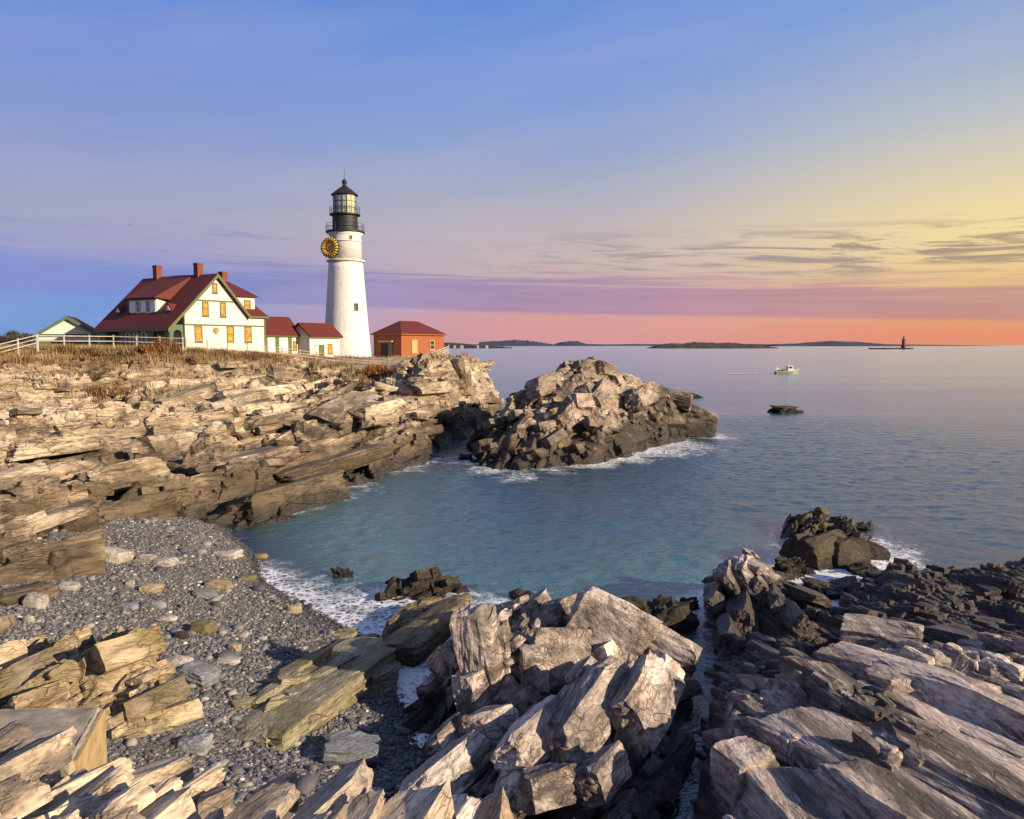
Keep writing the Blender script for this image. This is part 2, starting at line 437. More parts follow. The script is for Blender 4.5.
# ------------------------------------------------------------------ materials
def mat(name):
    m = bpy.data.materials.new(name); m.use_nodes = True
    t = NT(m.node_tree); t.n.clear(); return m, t
def finish(t, shader): 
    o = t.node('OutputMaterial'); t.l.new(shader if isinstance(shader, bpy.types.NodeSocket) else shader.outputs[0], o.inputs[0])
def simple(name, col, rough=0.6, var=0.12, scale=3.0, bump=0.0, metal=0.0, spec=0.4, streak=None):
    m, t = mat(name); g = t.node('TexCoord').outputs['Object']
    if streak: g = t.mapping(g, scale=streak)
    n = t.noise(g, scale, 4, 0.6)
    dark = tuple(c * (1 - var * 1.6) for c in col[:3]) + (1,); lite = tuple(min(1, c * (1 + var)) for c in col[:3]) + (1,)
    c = t.ramp(n, [(0.3, dark), (0.7, lite)])
    b = t.node('BsdfPrincipled', None, Base_Color=c, Roughness=rough, Metallic=metal)
    b.inputs['Specular IOR Level'].default_value = spec
    if bump:
        bn = t.node('Bump', None, Height=n, Strength=bump, Distance=0.05); t.l.new(bn.outputs[0], b.inputs['Normal'])
    finish(t, b); return m

def rock(name, pale, mid, dark, rust=(0.30, 0.17, 0.07), rust_amt=0.3, olive=0.0, strike=70, dip=35, fine=1.0, wet=(0.7, 0.5), black=(0.035, 0.03, 0.026), quartz=0.3, big=0.3, patch=0.0, splash=None, turf=False):
    """layered coastal rock: bands along the bedding, stains, lichen, and the dark weed line at the tide mark"""
    m, t = mat(name)
    pos = t.node('NewGeometry').outputs['Position']
    bed = t.mapping(t.mapping(pos, rot=(0, 0, R(-strike))), rot=(R(-dip), 0, 0))
    strat = t.mapping(bed, scale=(0.10, 1.0, 1.0))
    lay = t.mapping(bed, scale=(0.22, 0.5, 1.5))
    nb = t.noise(strat, big, 5, 0.6, 0.6)
    nl = t.noise(lay, 2.2 * fine, 6, 0.66, 0.4)
    ns = t.noise(t.mapping(bed, scale=(0.35, 1, 1.6)), 7 * fine, 6, 0.7)
    npp = t.noise(pos, 0.55, 5, 0.6, 0.5)
    c = t.ramp(nb, [(0.38, dark), (0.5, mid), (0.60, pale)])
    c = t.mix(t.math('MULTIPLY', t.sstep(nl, 0.50, 0.66), .8), c, pale)
    c = t.mix(t.math('MULTIPLY', t.sstep(nl, 0.48, 0.34), 0.85), c, dark)
    c = t.mix(t.math('MULTIPLY', t.sstep(npp, 0.52, 0.72), rust_amt), c, rust + (1,))
    q = t.sstep(t.noise(t.mapping(bed, loc=(7, 3, 1), scale=(0.06, 0.6, 1.2)), 1.4 * fine, 5, 0.6, 0.5), 0.64, 0.72)
    c = t.mix(t.math('MULTIPLY', q, quartz), c, (0.52, 0.48, 0.43, 1))
    c = t.mix(t.mapr(ns, 0.34, 0.62, 0.75, 0.0), c, t.mix(1.0, c, (0.38, 0.35, 0.33, 1), 'MULTIPLY'))
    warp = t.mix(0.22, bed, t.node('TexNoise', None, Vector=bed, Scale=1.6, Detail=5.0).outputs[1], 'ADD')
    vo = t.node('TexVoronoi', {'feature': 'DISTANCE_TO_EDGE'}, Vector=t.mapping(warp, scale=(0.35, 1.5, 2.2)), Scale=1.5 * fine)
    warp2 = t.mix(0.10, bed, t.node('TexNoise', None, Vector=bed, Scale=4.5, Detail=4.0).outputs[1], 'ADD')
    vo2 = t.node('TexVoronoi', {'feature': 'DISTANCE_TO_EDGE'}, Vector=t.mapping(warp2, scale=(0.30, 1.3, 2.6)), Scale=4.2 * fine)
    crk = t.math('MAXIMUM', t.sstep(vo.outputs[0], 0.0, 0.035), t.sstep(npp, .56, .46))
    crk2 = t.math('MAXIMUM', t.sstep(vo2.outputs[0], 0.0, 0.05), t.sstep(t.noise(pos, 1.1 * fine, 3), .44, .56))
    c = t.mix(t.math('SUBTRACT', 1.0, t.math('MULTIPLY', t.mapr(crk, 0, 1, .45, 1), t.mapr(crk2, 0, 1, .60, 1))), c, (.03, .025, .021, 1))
    if olive:
        no = t.noise(pos, 0.8, 4, 0.6)
        c = t.mix(t.math('MULTIPLY', t.sstep(no, 0.42, 0.62), olive), c, (0.16, 0.14, 0.05, 1))
    if patch:
        nk = t.noise(pos, 0.12, 4, 0.6, 0.3)
        c = t.mix(t.math('MULTIPLY', t.sstep(nk, 0.45, 0.62), patch), c, dark)
    tone = t.node('Attribute', {'attribute_name': 'tone'}).outputs['Fac']
    tv = t.mapr(tone, 0, 1, .62, 1.28); tvc = t.node('CombineXYZ', None, i0=tv, i1=tv, i2=t.math('POWER', tv, .8))
    c = t.mix(1.0, c, tvc, 'MULTIPLY')
    zz = t.node('SeparateXYZ', None, i0=pos).outputs[2]
    nz = t.math('ADD', zz, t.math('MULTIPLY', t.math('SUBTRACT', npp, 0.5), -2.2 * wet[1]))
    if turf:
        sx_ = t.node('SeparateXYZ', None, i0=pos).outputs[0]
        tm = t.math('MULTIPLY', t.sstep(t.math('ADD', zz, t.math('MULTIPLY', t.math('SUBTRACT', npp, .5), 3.0)), 8.3, 8.9), t.math('SUBTRACT', 1.0, t.sstep(sx_, -15, -10)))
        c = t.mix(t.math('MULTIPLY', tm, .92), c, t.mix(ns, (.11, .065, .028, 1), (.26, .175, .08, 1)))
    if splash:
        sp = t.math('SUBTRACT', 1.0, t.sstep(t.math('ADD', zz, t.math('MULTIPLY', t.math('SUBTRACT', t.noise(pos, .16, 5, .65, .4), .5), -9.0)), splash[0], splash[1]))
        c = t.mix(t.math('MULTIPLY', sp, splash[2]), c, t.mix(.5, t.mix(1.0, c, (.30, .25, .19, 1), 'MULTIPLY'), (.05, .04, .028, 1)))
    wf = t.math('SUBTRACT', 1.0, t.sstep(nz, wet[0] - wet[1] * .5, wet[0] + wet[1]))
    c = t.mix(t.math('MULTIPLY', wf, 0.93), c, black + (1,))
    rg = t.mapr(wf, 0, 1, 0.82, 0.38)
    b = t.node('BsdfPrincipled', None, Base_Color=c, Roughness=rg)
    b.inputs['Specular IOR Level'].default_value = 0.3
    hgt = t.math('ADD', t.math('ADD', t.math('MULTIPLY', ns, 0.55), t.math('MULTIPLY', nl, 0.6)), t.math('ADD', t.math('MULTIPLY', crk, 0.3), t.math('MULTIPLY', crk2, 0.2)))
    bn = t.node('Bump', None, Height=hgt, Strength=0.9, Distance=0.16 / fine); t.l.new(bn.outputs[0], b.inputs['Normal'])
    finish(t, b); return m

M = {}
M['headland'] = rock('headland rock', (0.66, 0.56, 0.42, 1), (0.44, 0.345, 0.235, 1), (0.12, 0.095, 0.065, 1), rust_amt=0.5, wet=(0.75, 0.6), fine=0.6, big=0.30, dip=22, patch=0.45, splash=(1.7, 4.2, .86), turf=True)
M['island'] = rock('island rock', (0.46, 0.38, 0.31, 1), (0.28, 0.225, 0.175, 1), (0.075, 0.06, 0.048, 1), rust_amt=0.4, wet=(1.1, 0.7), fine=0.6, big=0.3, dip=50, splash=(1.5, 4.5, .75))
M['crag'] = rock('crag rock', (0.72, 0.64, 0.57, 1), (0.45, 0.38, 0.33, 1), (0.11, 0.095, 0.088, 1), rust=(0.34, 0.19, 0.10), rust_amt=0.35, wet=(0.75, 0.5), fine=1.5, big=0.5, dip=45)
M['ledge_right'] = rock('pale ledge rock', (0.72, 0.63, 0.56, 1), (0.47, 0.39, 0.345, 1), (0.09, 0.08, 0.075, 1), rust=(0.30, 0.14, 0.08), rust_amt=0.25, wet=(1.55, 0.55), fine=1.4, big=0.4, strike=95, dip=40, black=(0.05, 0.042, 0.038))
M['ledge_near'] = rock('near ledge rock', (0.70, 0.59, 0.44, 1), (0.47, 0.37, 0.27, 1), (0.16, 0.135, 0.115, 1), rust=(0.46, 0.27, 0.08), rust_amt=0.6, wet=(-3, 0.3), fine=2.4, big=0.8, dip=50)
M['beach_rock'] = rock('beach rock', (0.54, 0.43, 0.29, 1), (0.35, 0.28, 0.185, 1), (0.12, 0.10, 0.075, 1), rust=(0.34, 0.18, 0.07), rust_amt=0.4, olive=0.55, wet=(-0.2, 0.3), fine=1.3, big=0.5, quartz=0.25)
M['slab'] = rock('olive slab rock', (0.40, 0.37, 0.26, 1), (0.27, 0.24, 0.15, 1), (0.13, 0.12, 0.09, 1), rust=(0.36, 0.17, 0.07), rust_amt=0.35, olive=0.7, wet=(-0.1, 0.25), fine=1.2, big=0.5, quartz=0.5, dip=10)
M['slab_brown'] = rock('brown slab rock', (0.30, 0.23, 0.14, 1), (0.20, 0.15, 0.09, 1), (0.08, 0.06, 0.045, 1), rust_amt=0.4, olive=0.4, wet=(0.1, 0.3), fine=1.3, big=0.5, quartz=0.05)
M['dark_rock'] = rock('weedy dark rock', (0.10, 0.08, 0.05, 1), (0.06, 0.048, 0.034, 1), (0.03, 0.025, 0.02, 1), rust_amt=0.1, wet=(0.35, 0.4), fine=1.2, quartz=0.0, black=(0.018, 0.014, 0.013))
# ------------------------------------------------------------------ ground: beach and sea bed
def sm(x, a, b):
    t = np.clip((x - a) / (b - a), 0, 1); return t * t * (3 - 2 * t)
bc = [Z(*q) for q in [(232, 538, 0), (262, 578, 0), (300, 602, 0), (350, 632, 0), (388, 668, 0), (405, 700, 0), (400, 735, 0.05), (200, 540, .7), (150, 560, 1.2),
      (110, 590, 1.55), (60, 620, 1.75), (200, 620, .85), (180, 680, 1.2), (240, 700, .85), (200, 740, 1.0), (300, 745, .5), (375, 765, .3), (330, 790, .7),
      (240, 790, 1.0), (20, 690, 2.0), (100, 535, 1.4), (180, 524, .8), (-60, 650, 2.2), (440, 655, -.5), (430, 700, -.4), (420, 800, .3),
      (330, 560, -1.0), (400, 600, -1.3), (300, 530, -1.1), (480, 600, -2.0), (440, 520, -2.6), (600, 560, -3.2), (560, 480, -3.5), (700, 640, -1.0), (350, 490, -1.6)]]
bf = rbf(bc)
def beach_z(x, y):
    z = np.clip(bf(x, y), -4, 2.6)
    return z + 0.05 * fbm(x * .5, y * .5, 5, 3) + 0.02 * fbm(x * 2.2, y * 2.2, 8, 2)
def beach_mat():
    m, t = mat('dark shingle'); pos = t.node('NewGeometry').outputs['Position']
    v = t.node('TexVoronoi', None, Vector=pos, Scale=9.0); v2 = t.node('TexVoronoi', None, Vector=pos, Scale=24.0)
    n = t.noise(pos, .5, 4)
    g = t.node('SeparateColor', None, i0=v.outputs['Color']).outputs[0]; g2 = t.node('SeparateColor', None, i0=v2.outputs['Color']).outputs[0]
    c = t.ramp(t.math('ADD', t.math('MULTIPLY', g, .5), t.math('MULTIPLY', g2, .5)), [(0.15, (.06, .06, .065, 1)), (.6, (.15, .145, .14, 1)), (.9, (.34, .32, .29, 1))])
    c = t.mix(t.sstep(n, .45, .65), c, t.mix(1.0, c, (.85, .72, .6, 1), 'MULTIPLY'))
    zz = t.node('SeparateXYZ', None, i0=pos).outputs[2]
    wet = t.math('SUBTRACT', 1.0, t.sstep(zz, .02, .28))
    c = t.mix(t.math('MULTIPLY', wet, .7), c, (.02, .019, .018, 1))
    b = t.node('BsdfPrincipled', None, Base_Color=c, Roughness=t.mapr(wet, 0, 1, .85, .35))
    h = t.math('ADD', v.outputs['Distance'], t.math('MULTIPLY', v2.outputs['Distance'], .5))
    bn = t.node('Bump', {'invert': True}, Height=h, Strength=.9, Distance=.06); t.l.new(bn.outputs[0], b.inputs['Normal'])
    finish(t, b); return m
M['beach'] = beach_mat()
o = sheet('shingle_beach', np.arange(-36, 14, .16), np.arange(9, 66, .16), lambda x, y: (beach_z(x, y), None), M['beach'], smooth=True,
          keep=lambda x, y, z: (z > -3.6) & (x > -.68 * y - 14))
tag(o, kind='structure')

# ------------------------------------------------------------------ headland
hc = []
for q in [(232, 527, .2), (283, 520, .2), (321, 501, .2), (359, 484, .2), (386, 472, .3), (428, 463, .3), (470, 440, .3),
          (240, 500, 1.7), (300, 485, 1.9), (350, 465, 2.1), (165, 515, 1.2), (123, 531, 1.4), (200, 505, 1.3), (97, 550, 1.7), (62, 588, 1.8), (0, 632, 1.9), (-60, 640, 2.2)]:
    hc.append(Z(*q))
for q in [(455, 358, 95), (448, 390, 84), (400, 428, 73), (200, 430, 64), (100, 430, 58), (0, 430, 51), (0, 385, 68), (100, 380, 77), (200, 382, 82), (300, 388, 85),
          (300, 430, 69), (380, 400, 84), (250, 465, 57), (0, 500, 38), (100, 490, 45), (160, 500, 46), (60, 525, 36), (0, 545, 31), (45, 545, 30.5), (50, 560, 29),
          (-20, 366, 78), (0, 361, 80), (37, 352, 86), (74, 352, 90), (111, 351, 92), (150, 351, 92), (185, 353, 92), (245, 356, 97), (290, 360, 102), (330, 363, 106),
          (375, 367, 106), (415, 367, 105), (447, 360, 106), (480, 371, 100), (496, 384, 99), (-100, 400, 60), (-100, 470, 42), (-100, 540, 33), (100, 360, 86), (200, 361, 87), (300, 370, 93),
          (380, 376, 96), (430, 368, 96), (475, 408, 90), (150, 405, 70), (50, 405, 60), (50, 460, 47), (150, 460, 54)]:
    hc.append(P(*q))
hc += [(-42, 100, 9.95), (-34, 112, 9.2), (-22, 120, 8.7), (-14, 116, 8.6), (-60, 110, 10.0), (-70, 95, 10.0), (-20, 135, 8), (-70, 140, 10), (-100, 100, 9.5), (-8, 116, 8.2), (-100, 140, 10), (-5, 110, 8.0), (-15, 128, 8.5), (-12, 138, 8.4)]
hf = rbf(hc)
h_out = [Z(*q)[:2] for q in [(-120, 655, 2.2), (-10, 640, 2.0), (30, 618, 1.9), (36, 604, 1.9), (62, 588, 1.8), (95, 562, 1.7), (98, 541, 1.6), (123, 533, 1.4), (164, 521, 1.1), (190, 525, .9), (231, 527, .3),
         (245, 529, 0), (283, 522, 0), (321, 502, 0), (328, 489, 0), (359, 485, 0), (386, 473, 0), (428, 464, 0), (445, 447, 0), (470, 440, 0), (490, 430, 0)]] + \
        [(-.6, 108), (-4, 122), (-9, 141), (-30, 172), (-140, 170), (-140, 20)]
H_SC = [(17, 6.5, .8, -.10, .05, .9, .05), (6.5, 2.8, .75, -.16, .08, .8, .07), (2.6, 1.25, .36, -.16, .15, .45, .1), (1.0, .55, .10, -.15, .2, .1, .1)]
def lawn_mask(x, y, b):
    # rough rock fades out into turf towards the fence line
    return sm(y + x * .18, 68, 82) * sm(b, 8.2, 9.0)
def head_z(x, y):
    wob = 1.4 * fbm(x * .14, y * .14, 3, 3)
    b = hf(x + wob, y - wob)
    sd = poly_sd(x, y, h_out)
    lw = np.maximum(lawn_mask(x, y, b), sm(y, 97, 104) * (1 - sm(x, -9, -5)))
    # benches: the bedding breaks into long steps along the strike
    a = R(70); v = -x * math.sin(a) + y * math.cos(a)
    st = 1.25; q = (b + .10 * v + .5 * fbm(x * .09, y * .09, 21, 3)) / st; fr = q - np.floor(q)
    bench = st * (np.clip((fr - .62) / .38, 0, 1) ** 1.5 - fr) * .75
    F = fracture(x, y, a, H_SC, 31) + .05 * fbm(x * 1.8, y * 1.8, 77, 3)
    res = (F + bench) * (1 - lw) + .10 * lw * fbm(x * .4, y * .4, 4, 3)
    off = 1.75 * (1 - sm(y, 40, 50))
    rampv = -.35 + off + 2.3 * sd + .7 * F
    z = np.minimum(b + res, np.where(sd > -3, rampv, -3))
    return z, np.clip(res * (1 - lw), -1.5, 1.5)
ys = [21.0]
while ys[-1] < 172: ys.append(ys[-1] + .0013 * ys[-1] + .03)
o = sheet('headland', np.arange(-90, 3.2, .105), np.array(ys), head_z, M['headland'],
          keep=lambda x, y, z: (z > -1.6) & (x > -.66 * y - 10), shear=(.12, -.06), hand=[(P(285, 504, 51.0), 9, 3.2, 2.5, 62, 8, -3, 3), (P(120, 474, 47) - (0, 0, .2), 5, 2.6, 1.6, 66, 14, -2, 8), (P(130, 516, 43.5), 5, 2.2, 1.7, 60, 16, 0, 5), (P(48, 562, 29.8) - (0, 0, .2), 3.6, 1.8, 1.6, 55, 18, -4, 1), (P(20, 602, 26.5) - (0, 0, .3), 2.2, 1.6, 1.5, 70, 10, 0, 9), (P(462, 374, 94) - (0, 0, .5), 2.2, 1.8, 4.2, 80, 5, 0, 2), (P(447, 386, 88) - (0, 0, .6), 3, 1.6, 3.6, 70, 10, 0, 7), (P(330, 462, 60) - (0, 0, .3), 12, 3, 1.3, 66, 8, -3, 6), (P(250, 456, 57) - (0, 0, .3), 9, 3.4, 1.1, 68, 6, -2, 10), (P(390, 440, 72) - (0, 0, .5), 10, 3, 2.0, 72, 10, -3, 11), (P(200, 416, 68) - (0, 0, .3), 9, 3, 1.1, 66, 10, 0, 0), (P(330, 415, 76) - (0, 0, .3), 10, 3, 1.1, 68, 10, 0, 4), (P(60, 442, 50) - (0, 0, .3), 6, 2.5, 1.1, 62, 10, 0, 8)], blocks=dict(spec=[(7.0, 1.3, .8, .14, .30, 1), (4.2, 1.7, 1.0, .10, .30, 1), (2.0, .85, .55, .18, .32, 1), (.8, .4, .3, .2, .38, 0)], ang=70, dip=14, seed=9,
          weight=lambda x, y, z: sm(poly_sd(x, y, h_out), .4, 2.2) * (z > -.3) * (1 - lawn_mask(x, y, z - .3)) * (x > -.66 * y - 8) * (1 - sm(y + x * .0, 99, 104) * (1 - sm(x, -9, -5)))))
tag(o, kind='structure')
HEAD = o

# ------------------------------------------------------------------ outcrops
def outcrop(name, label, ctrl, outline, res, ang, scales, seed, m, steep=2.0, zout=-.4, shear=(.14,-.07), group=None, slabs=(), wob=.3, jag=.6, cat='rock outcrop', fineamp=.02, blocks=None, dz=0.0, hand=None):
    f = rbf(ctrl); ol = np.array([p[:2] for p in outline])
    x0, y0 = ol.min(0) - 1.2; x1, y1 = ol.max(0) + 1.2
    def zf(x, y):
        sz = max(x1 - x0, y1 - y0)
        wx = wob * fbm(x * 3 / sz, y * 3 / sz, seed + 5, 3); wy = wob * fbm(x * 3 / sz + 9, y * 3 / sz, seed + 6, 3)
        b = f(x + wx, y + wy) + dz
        for pts, g in slabs:                                   # big named slabs: plane over a four-cornered footprint
            pts = np.array(pts); A = np.c_[pts[:, :2], np.ones(len(pts))]; k = np.linalg.lstsq(A, pts[:, 2], rcond=None)[0]
            s_ = poly_sd(x + wx * .5, y + wy * .5, pts); b = np.maximum(b, np.where(s_ > 0, k[0] * x + k[1] * y + k[2], -9) - np.where(s_ > 0, 0, 0)) if g == 'max' else \
                np.where(s_ > 0, np.minimum(b, k[0] * x + k[1] * y + k[2]), b)
        F = fracture(x, y, R(ang), scales, seed) + fineamp * fbm(x * 6, y * 6, seed + 3, 4)
        sd = poly_sd(x + wx, y + wy, ol)
        z = np.minimum(b + F, zout + steep * sd + jag * F)
        return z, np.clip(F, -1, 1)
    c0 = ol.mean(0)
    o = sheet(name, np.arange(x0, x1, res), np.arange(y0, y1, res), zf, m, keep=lambda x, y, z: z > zout - 1.0, shear=shear, hand=hand, blocks=dict(spec=blocks[1], ang=ang, dip=blocks[0], seed=seed, weight=lambda x, y, z: (z > zout - .1) * 1.0) if blocks else None, loc=(c0[0], c0[1], max(zout, 0)))
    return tag(o, label, cat, group)

# island off the point
isl_out = [Z(*q) for q in [(473, 468, 0), (482, 474, 0), (522, 474, 0), (560, 466, 0), (603, 463, 0), (650, 453, 0), (692, 442, 0), (718, 436, 0)]] + [(27, 99, 0), (20, 112, 0), (6, 112, 0), (-1.5, 98, 0), (-3.5, 82, 0)]
isl_c = [P(*q) for q in [(590, 361, 85), (575, 361, 86), (612, 364, 86), (560, 364, 84), (625, 370, 88), (545, 373, 80), (555, 371, 82), (530, 388, 77), (515, 405, 76), (640, 381, 90), (660, 388, 92), (680, 401, 95), (700, 414, 97), (505, 420, 72), (490, 448, 68.5),
                         (525, 440, 69), (560, 430, 71), (620, 430, 75), (600, 400, 77), (570, 400, 76), (640, 415, 82), (670, 425, 86), (600, 450, 71), (540, 460, 67.5), (640, 445, 79.5), (690, 428, 92), (712, 430, 96)]] + \
    [(20, 108, .5), (8, 110, 1), (0, 97, 2.5), (-2, 84, 1.5), (12, 100, 5.5), (5, 96, 6), (24, 101, .4)]
I_SC = [(8, 3.6, .8, -.2, .1, .9, .06), (3.6, 1.7, .55, -.22, .15, .6, .09), (1.6, .8, .2, -.2, .2, .2, .1)]
outcrop('rock_island', 'rugged brown rock islet rising from the sea off the lighthouse point', isl_c, isl_out, .12, 58, I_SC, 210, M['island'], blocks=(32, [(3.6, 1.5, 1.0, .16, .28, 1), (1.5, .75, .55, .2, .32, 1), (.8, .42, .35, .2, .38, 0)]), steep=2.0, zout=-.3, wob=1.2, shear=(.12, -.08), cat='rock islet', dz=-1.0, hand=[(P(690, 416, 95), 6, 3.0, 2.4, -20, 10, 14, 2), (P(668, 398, 94), 5, 2.4, 2.0, -15, 14, 14, 6), (P(697, 429, 92), 4.4, 2.6, 2.0, -10, 8, 10, 9), (P(572, 371, 85), 3.6, 1.7, 1.7, 44, 22, -4, 3), (P(604, 370, 86), 3.4, 1.6, 1.5, 66, 26, 8, 6), (P(545, 385, 79), 5, 2.2, 2.0, 58, 26, -4, 7), (P(600, 395, 80), 6.5, 2.0, 2.0, 66, 34, -14, 8), (P(640, 400, 84), 6, 2.0, 2.0, 60, 36, -8, 1), (P(570, 412, 74.5), 6, 1.8, 1.6, 66, 30, -16, 10)])

# jagged crag in the middle of the foreground
crag_out = [Z(*q) for q in [(466, 632, 0), (460, 655, 0), (442, 682, 0), (420, 708, 0), (400, 737, 0), (378, 768, .2)]] + [P(395, 800, 15.5), P(440, 850, 13.6), P(560, 870, 13.2), P(640, 850, 13.8), P(672, 790, 17.5), P(684, 740, 20.5), P(692, 690, 24), P(696, 640, 27.5), P(670, 612, 30), P(600, 612, 29.5), P(520, 640, 27), P(480, 628, 27)]
crag_c = [P(*q) for q in [(487, 617, 22.3), (474, 632, 22.2), (505, 635, 22.4), (478, 650, 21.4), (500, 660, 21.5), (446, 700, 21.4), (425, 735, 20.2), (520, 680, 21.5), (520, 650, 22.8), (550, 655, 23), (572, 660, 23.2), (597, 622, 24.2), (622, 632, 24.6),
                          (650, 648, 24.8), (684, 668, 25), (688, 680, 22.5), (650, 656, 20.8), (590, 664, 20.2), (620, 655, 20.6), (545, 690, 19.8), (520, 730, 18.6), (480, 720, 19.3), (560, 762, 17.0), (600, 740, 17.8), (640, 730, 18.2), (640, 700, 19.2),
                          (500, 745, 17.6), (430, 760, 18.0), (395, 770, 17.8), (450, 800, 15.6), (520, 800, 15.0), (600, 800, 15.2), (660, 775, 16.9), (680, 745, 18.6), (560, 840, 13.6), (455, 740, 18.9), (600, 780, 16.0)]]
C_SC = [(3.2, 1.5, .32, -.26, .12, .5, .07), (1.4, .72, .24, -.26, .2, .26, .09), (.6, .34, .06, -.2, .3, .08, .1)]
outcrop('rock_crag', 'jagged grey and tan crag of upright slabs between the surf channel and the dark crevice', crag_c, crag_out, .035, 62, C_SC, 333, M['crag'], blocks=(38, [(1.5, .6, .45, .10, .34, 2), (.9, .38, .3, .24, .38, 2), (.4, .2, .15, .2, .42, 1)]), steep=3.0, zout=-.3, wob=.35, shear=(.2, -.1), cat='rock crag', dz=-.55,
        hand=[(P(480, 652, 21.7), 1.15, 1.0, 2.5, 75, 12, 0, 0), (P(476, 700, 20.9), 1.2, .7, 1.4, 60, 25, 8, 1), (P(500, 655, 22.3), .8, .7, 1.8, 80, 8, 0, 2), (P(560, 655, 22.9), 1.7, .8, 1.5, 8, 10, 4, 3), (P(532, 668, 22.2), .8, .7, 1.2, 20, 8, 0, 4),
              (P(612, 628, 24.2), 2.6, .9, 1.7, -8, 5, 24, 5), (P(665, 650, 24.2), 1.8, 1.0, 1.2, -20, 10, 22, 6), (P(590, 712, 18.7), 3.8, 1.0, 1.2, 58, 38, -6, 7), (P(645, 697, 19.4), 2.8, .9, 1.3, 66, 36, -4, 8), (P(536, 735, 18.0), 2.8, .8, .9, 60, 34, -2, 9), (P(490, 728, 18.9), 1.5, .9, .9, 40, 22, 4, 10),
              (P(450, 770, 17.2), 2.4, .9, .8, 62, 30, 0, 11), (P(545, 788, 15.7), 1.1, .7, .7, 30, 20, 0, 1), (P(445, 745, 18.6), 1.5, .7, .8, 70, 30, 0, 3), (P(600, 775, 16.2), 1.5, .8, .7, 60, 25, 0, 5)],
        slabs=[([P(462, 650, 21.3), P(505, 690, 20.9), P(514, 632, 22.5), P(474, 630, 22.6)], 'max'),
               ([P(585, 632, 24.0), P(655, 672, 23.7), P(664, 648, 24.9), P(600, 622, 24.9)], 'max')])

# broad ledge at the right of the foreground
rl_out = [P(705, 800, 15.5), P(700, 740, 20), P(702, 690, 24), P(704, 640, 28.5), P(700, 612, 31.5), P(716, 596, 33), P(760, 590, 34), P(800, 600, 32), P(815, 612, 31.2), P(840, 612, 31.4), P(850, 590, 33), P(880, 580, 34.5), P(930, 578, 35), P(975, 582, 34.5), P(1010, 575, 36), P(1120, 560, 40), P(1300, 600, 36), P(1300, 830, 14), P(1150, 1000, 8.5), P(760, 1000, 8.5), P(690, 880, 12)]
rl_c = [P(*q) for q in [(745, 560, 30.2), (720, 575, 30.5), (765, 572, 30.3), (712, 610, 29.8), (780, 598, 29.2), (800, 610, 28.6), (790, 640, 25.5), (740, 640, 25), (850, 640, 26), (835, 615, 30.3), (880, 588, 31.2), (905, 576, 31.6), (945, 585, 32), (1000, 576, 32.5), (1020, 571, 33.5), (960, 622, 27),
                        (880, 640, 25), (920, 650, 23), (790, 672, 21.2), (850, 665, 21.5), (890, 657, 21), (930, 640, 21.8), (905, 640, 22.6), (740, 690, 19.0), (1000, 685, 19.2), (1020, 640, 23.2), (722, 740, 16.6), (800, 720, 17.3), (860, 718, 16.8), (920, 700, 17.2), (960, 720, 16.8),
                        (740, 790, 14.3), (820, 780, 14.4), (900, 790, 13.6), (1010, 790, 14.0), (860, 850, 11.6), (1010, 860, 11.6), (740, 850, 12.2), (1100, 700, 18.3), (1150, 600, 30), (710, 700, 20.8), (990, 610, 29), (860, 612, 29)]]
R_SC = [(5, 2.4, .16, .10, .08, .45, .05), (2.2, 1.15, .10, .14, .12, .3, .05), (.95, .5, .06, .16, .18, .18, .08), (.42, .24, .03, .12, .2, .07, .12)]
outcrop('rock_ledge', 'broad fractured ledge, dark near the water and pale at the top, right of the crevice', rl_c, rl_out, .045, 114, R_SC, 471, M['ledge_right'], blocks=(-10, [(1.5, .8, .4, .05, .22, 2), (.8, .42, .26, .12, .26, 2), (.4, .24, .16, .25, .34, 1)]), steep=2.6, zout=-.3, wob=.5, shear=(.15, -.1), cat='rock ledge', dz=-.2, hand=[(P(950, 755, 15.2) - (0, 0, .22), 4.0, 2.1, .8, 116, -13, 0, 3), (P(835, 742, 15.8) - (0, 0, .25), 3.2, 1.9, .9, 108, -6, 2, 8), (P(900, 670, 19.8) - (0, 0, .2), 4.4, 1.7, .8, 124, -13, 4, 5), (P(992, 702, 18.0) - (0, 0, .2), 3.6, 1.8, .8, 118, -15, 0, 9), (P(800, 797, 14.0) - (0, 0, .22), 2.3, 1.5, .7, 100, -4, 0, 10), (P(905, 805, 13.3) - (0, 0, .2), 2.8, 1.5, .7, 112, -9, 0, 1), (P(1005, 800, 13.5) - (0, 0, .2), 3.2, 1.7, .8, 116, -13, 0, 6), (P(830, 680, 19.6) - (0, 0, .2), 2.6, 1.2, .7, 104, -8, 0, 7), (P(733, 584, 30.0), 2.4, .65, 1.5, 72, 34, -4, 2), (P(748, 578, 30.2), 2.6, .7, 1.5, 66, 36, 2, 7), (P(763, 590, 29.9), 2.4, .6, 1.3, 76, 34, 4, 9), (P(720, 603, 29.4), 2.0, .7, 1.3, 70, 30, -6, 10), (P(777, 604, 29.0), 2.2, .6, 1.1, 80, 30, 6, 5), (P(744, 612, 28.4), 2.6, .7, 1.0, 70, 32, -4, 1), (P(794, 622, 27.4), 2.0, .7, .9, 86, 26, 2, 3), (P(728, 632, 27.0), 1.8, .6, .8, 76, 30, -4, 8), (P(742, 768, 15.2), 1.1, .9, .8, 30, 0, 0, 4), (P(882, 634, 23.6), 2.0, 1.3, .8, 150, -8, 0, 6)])

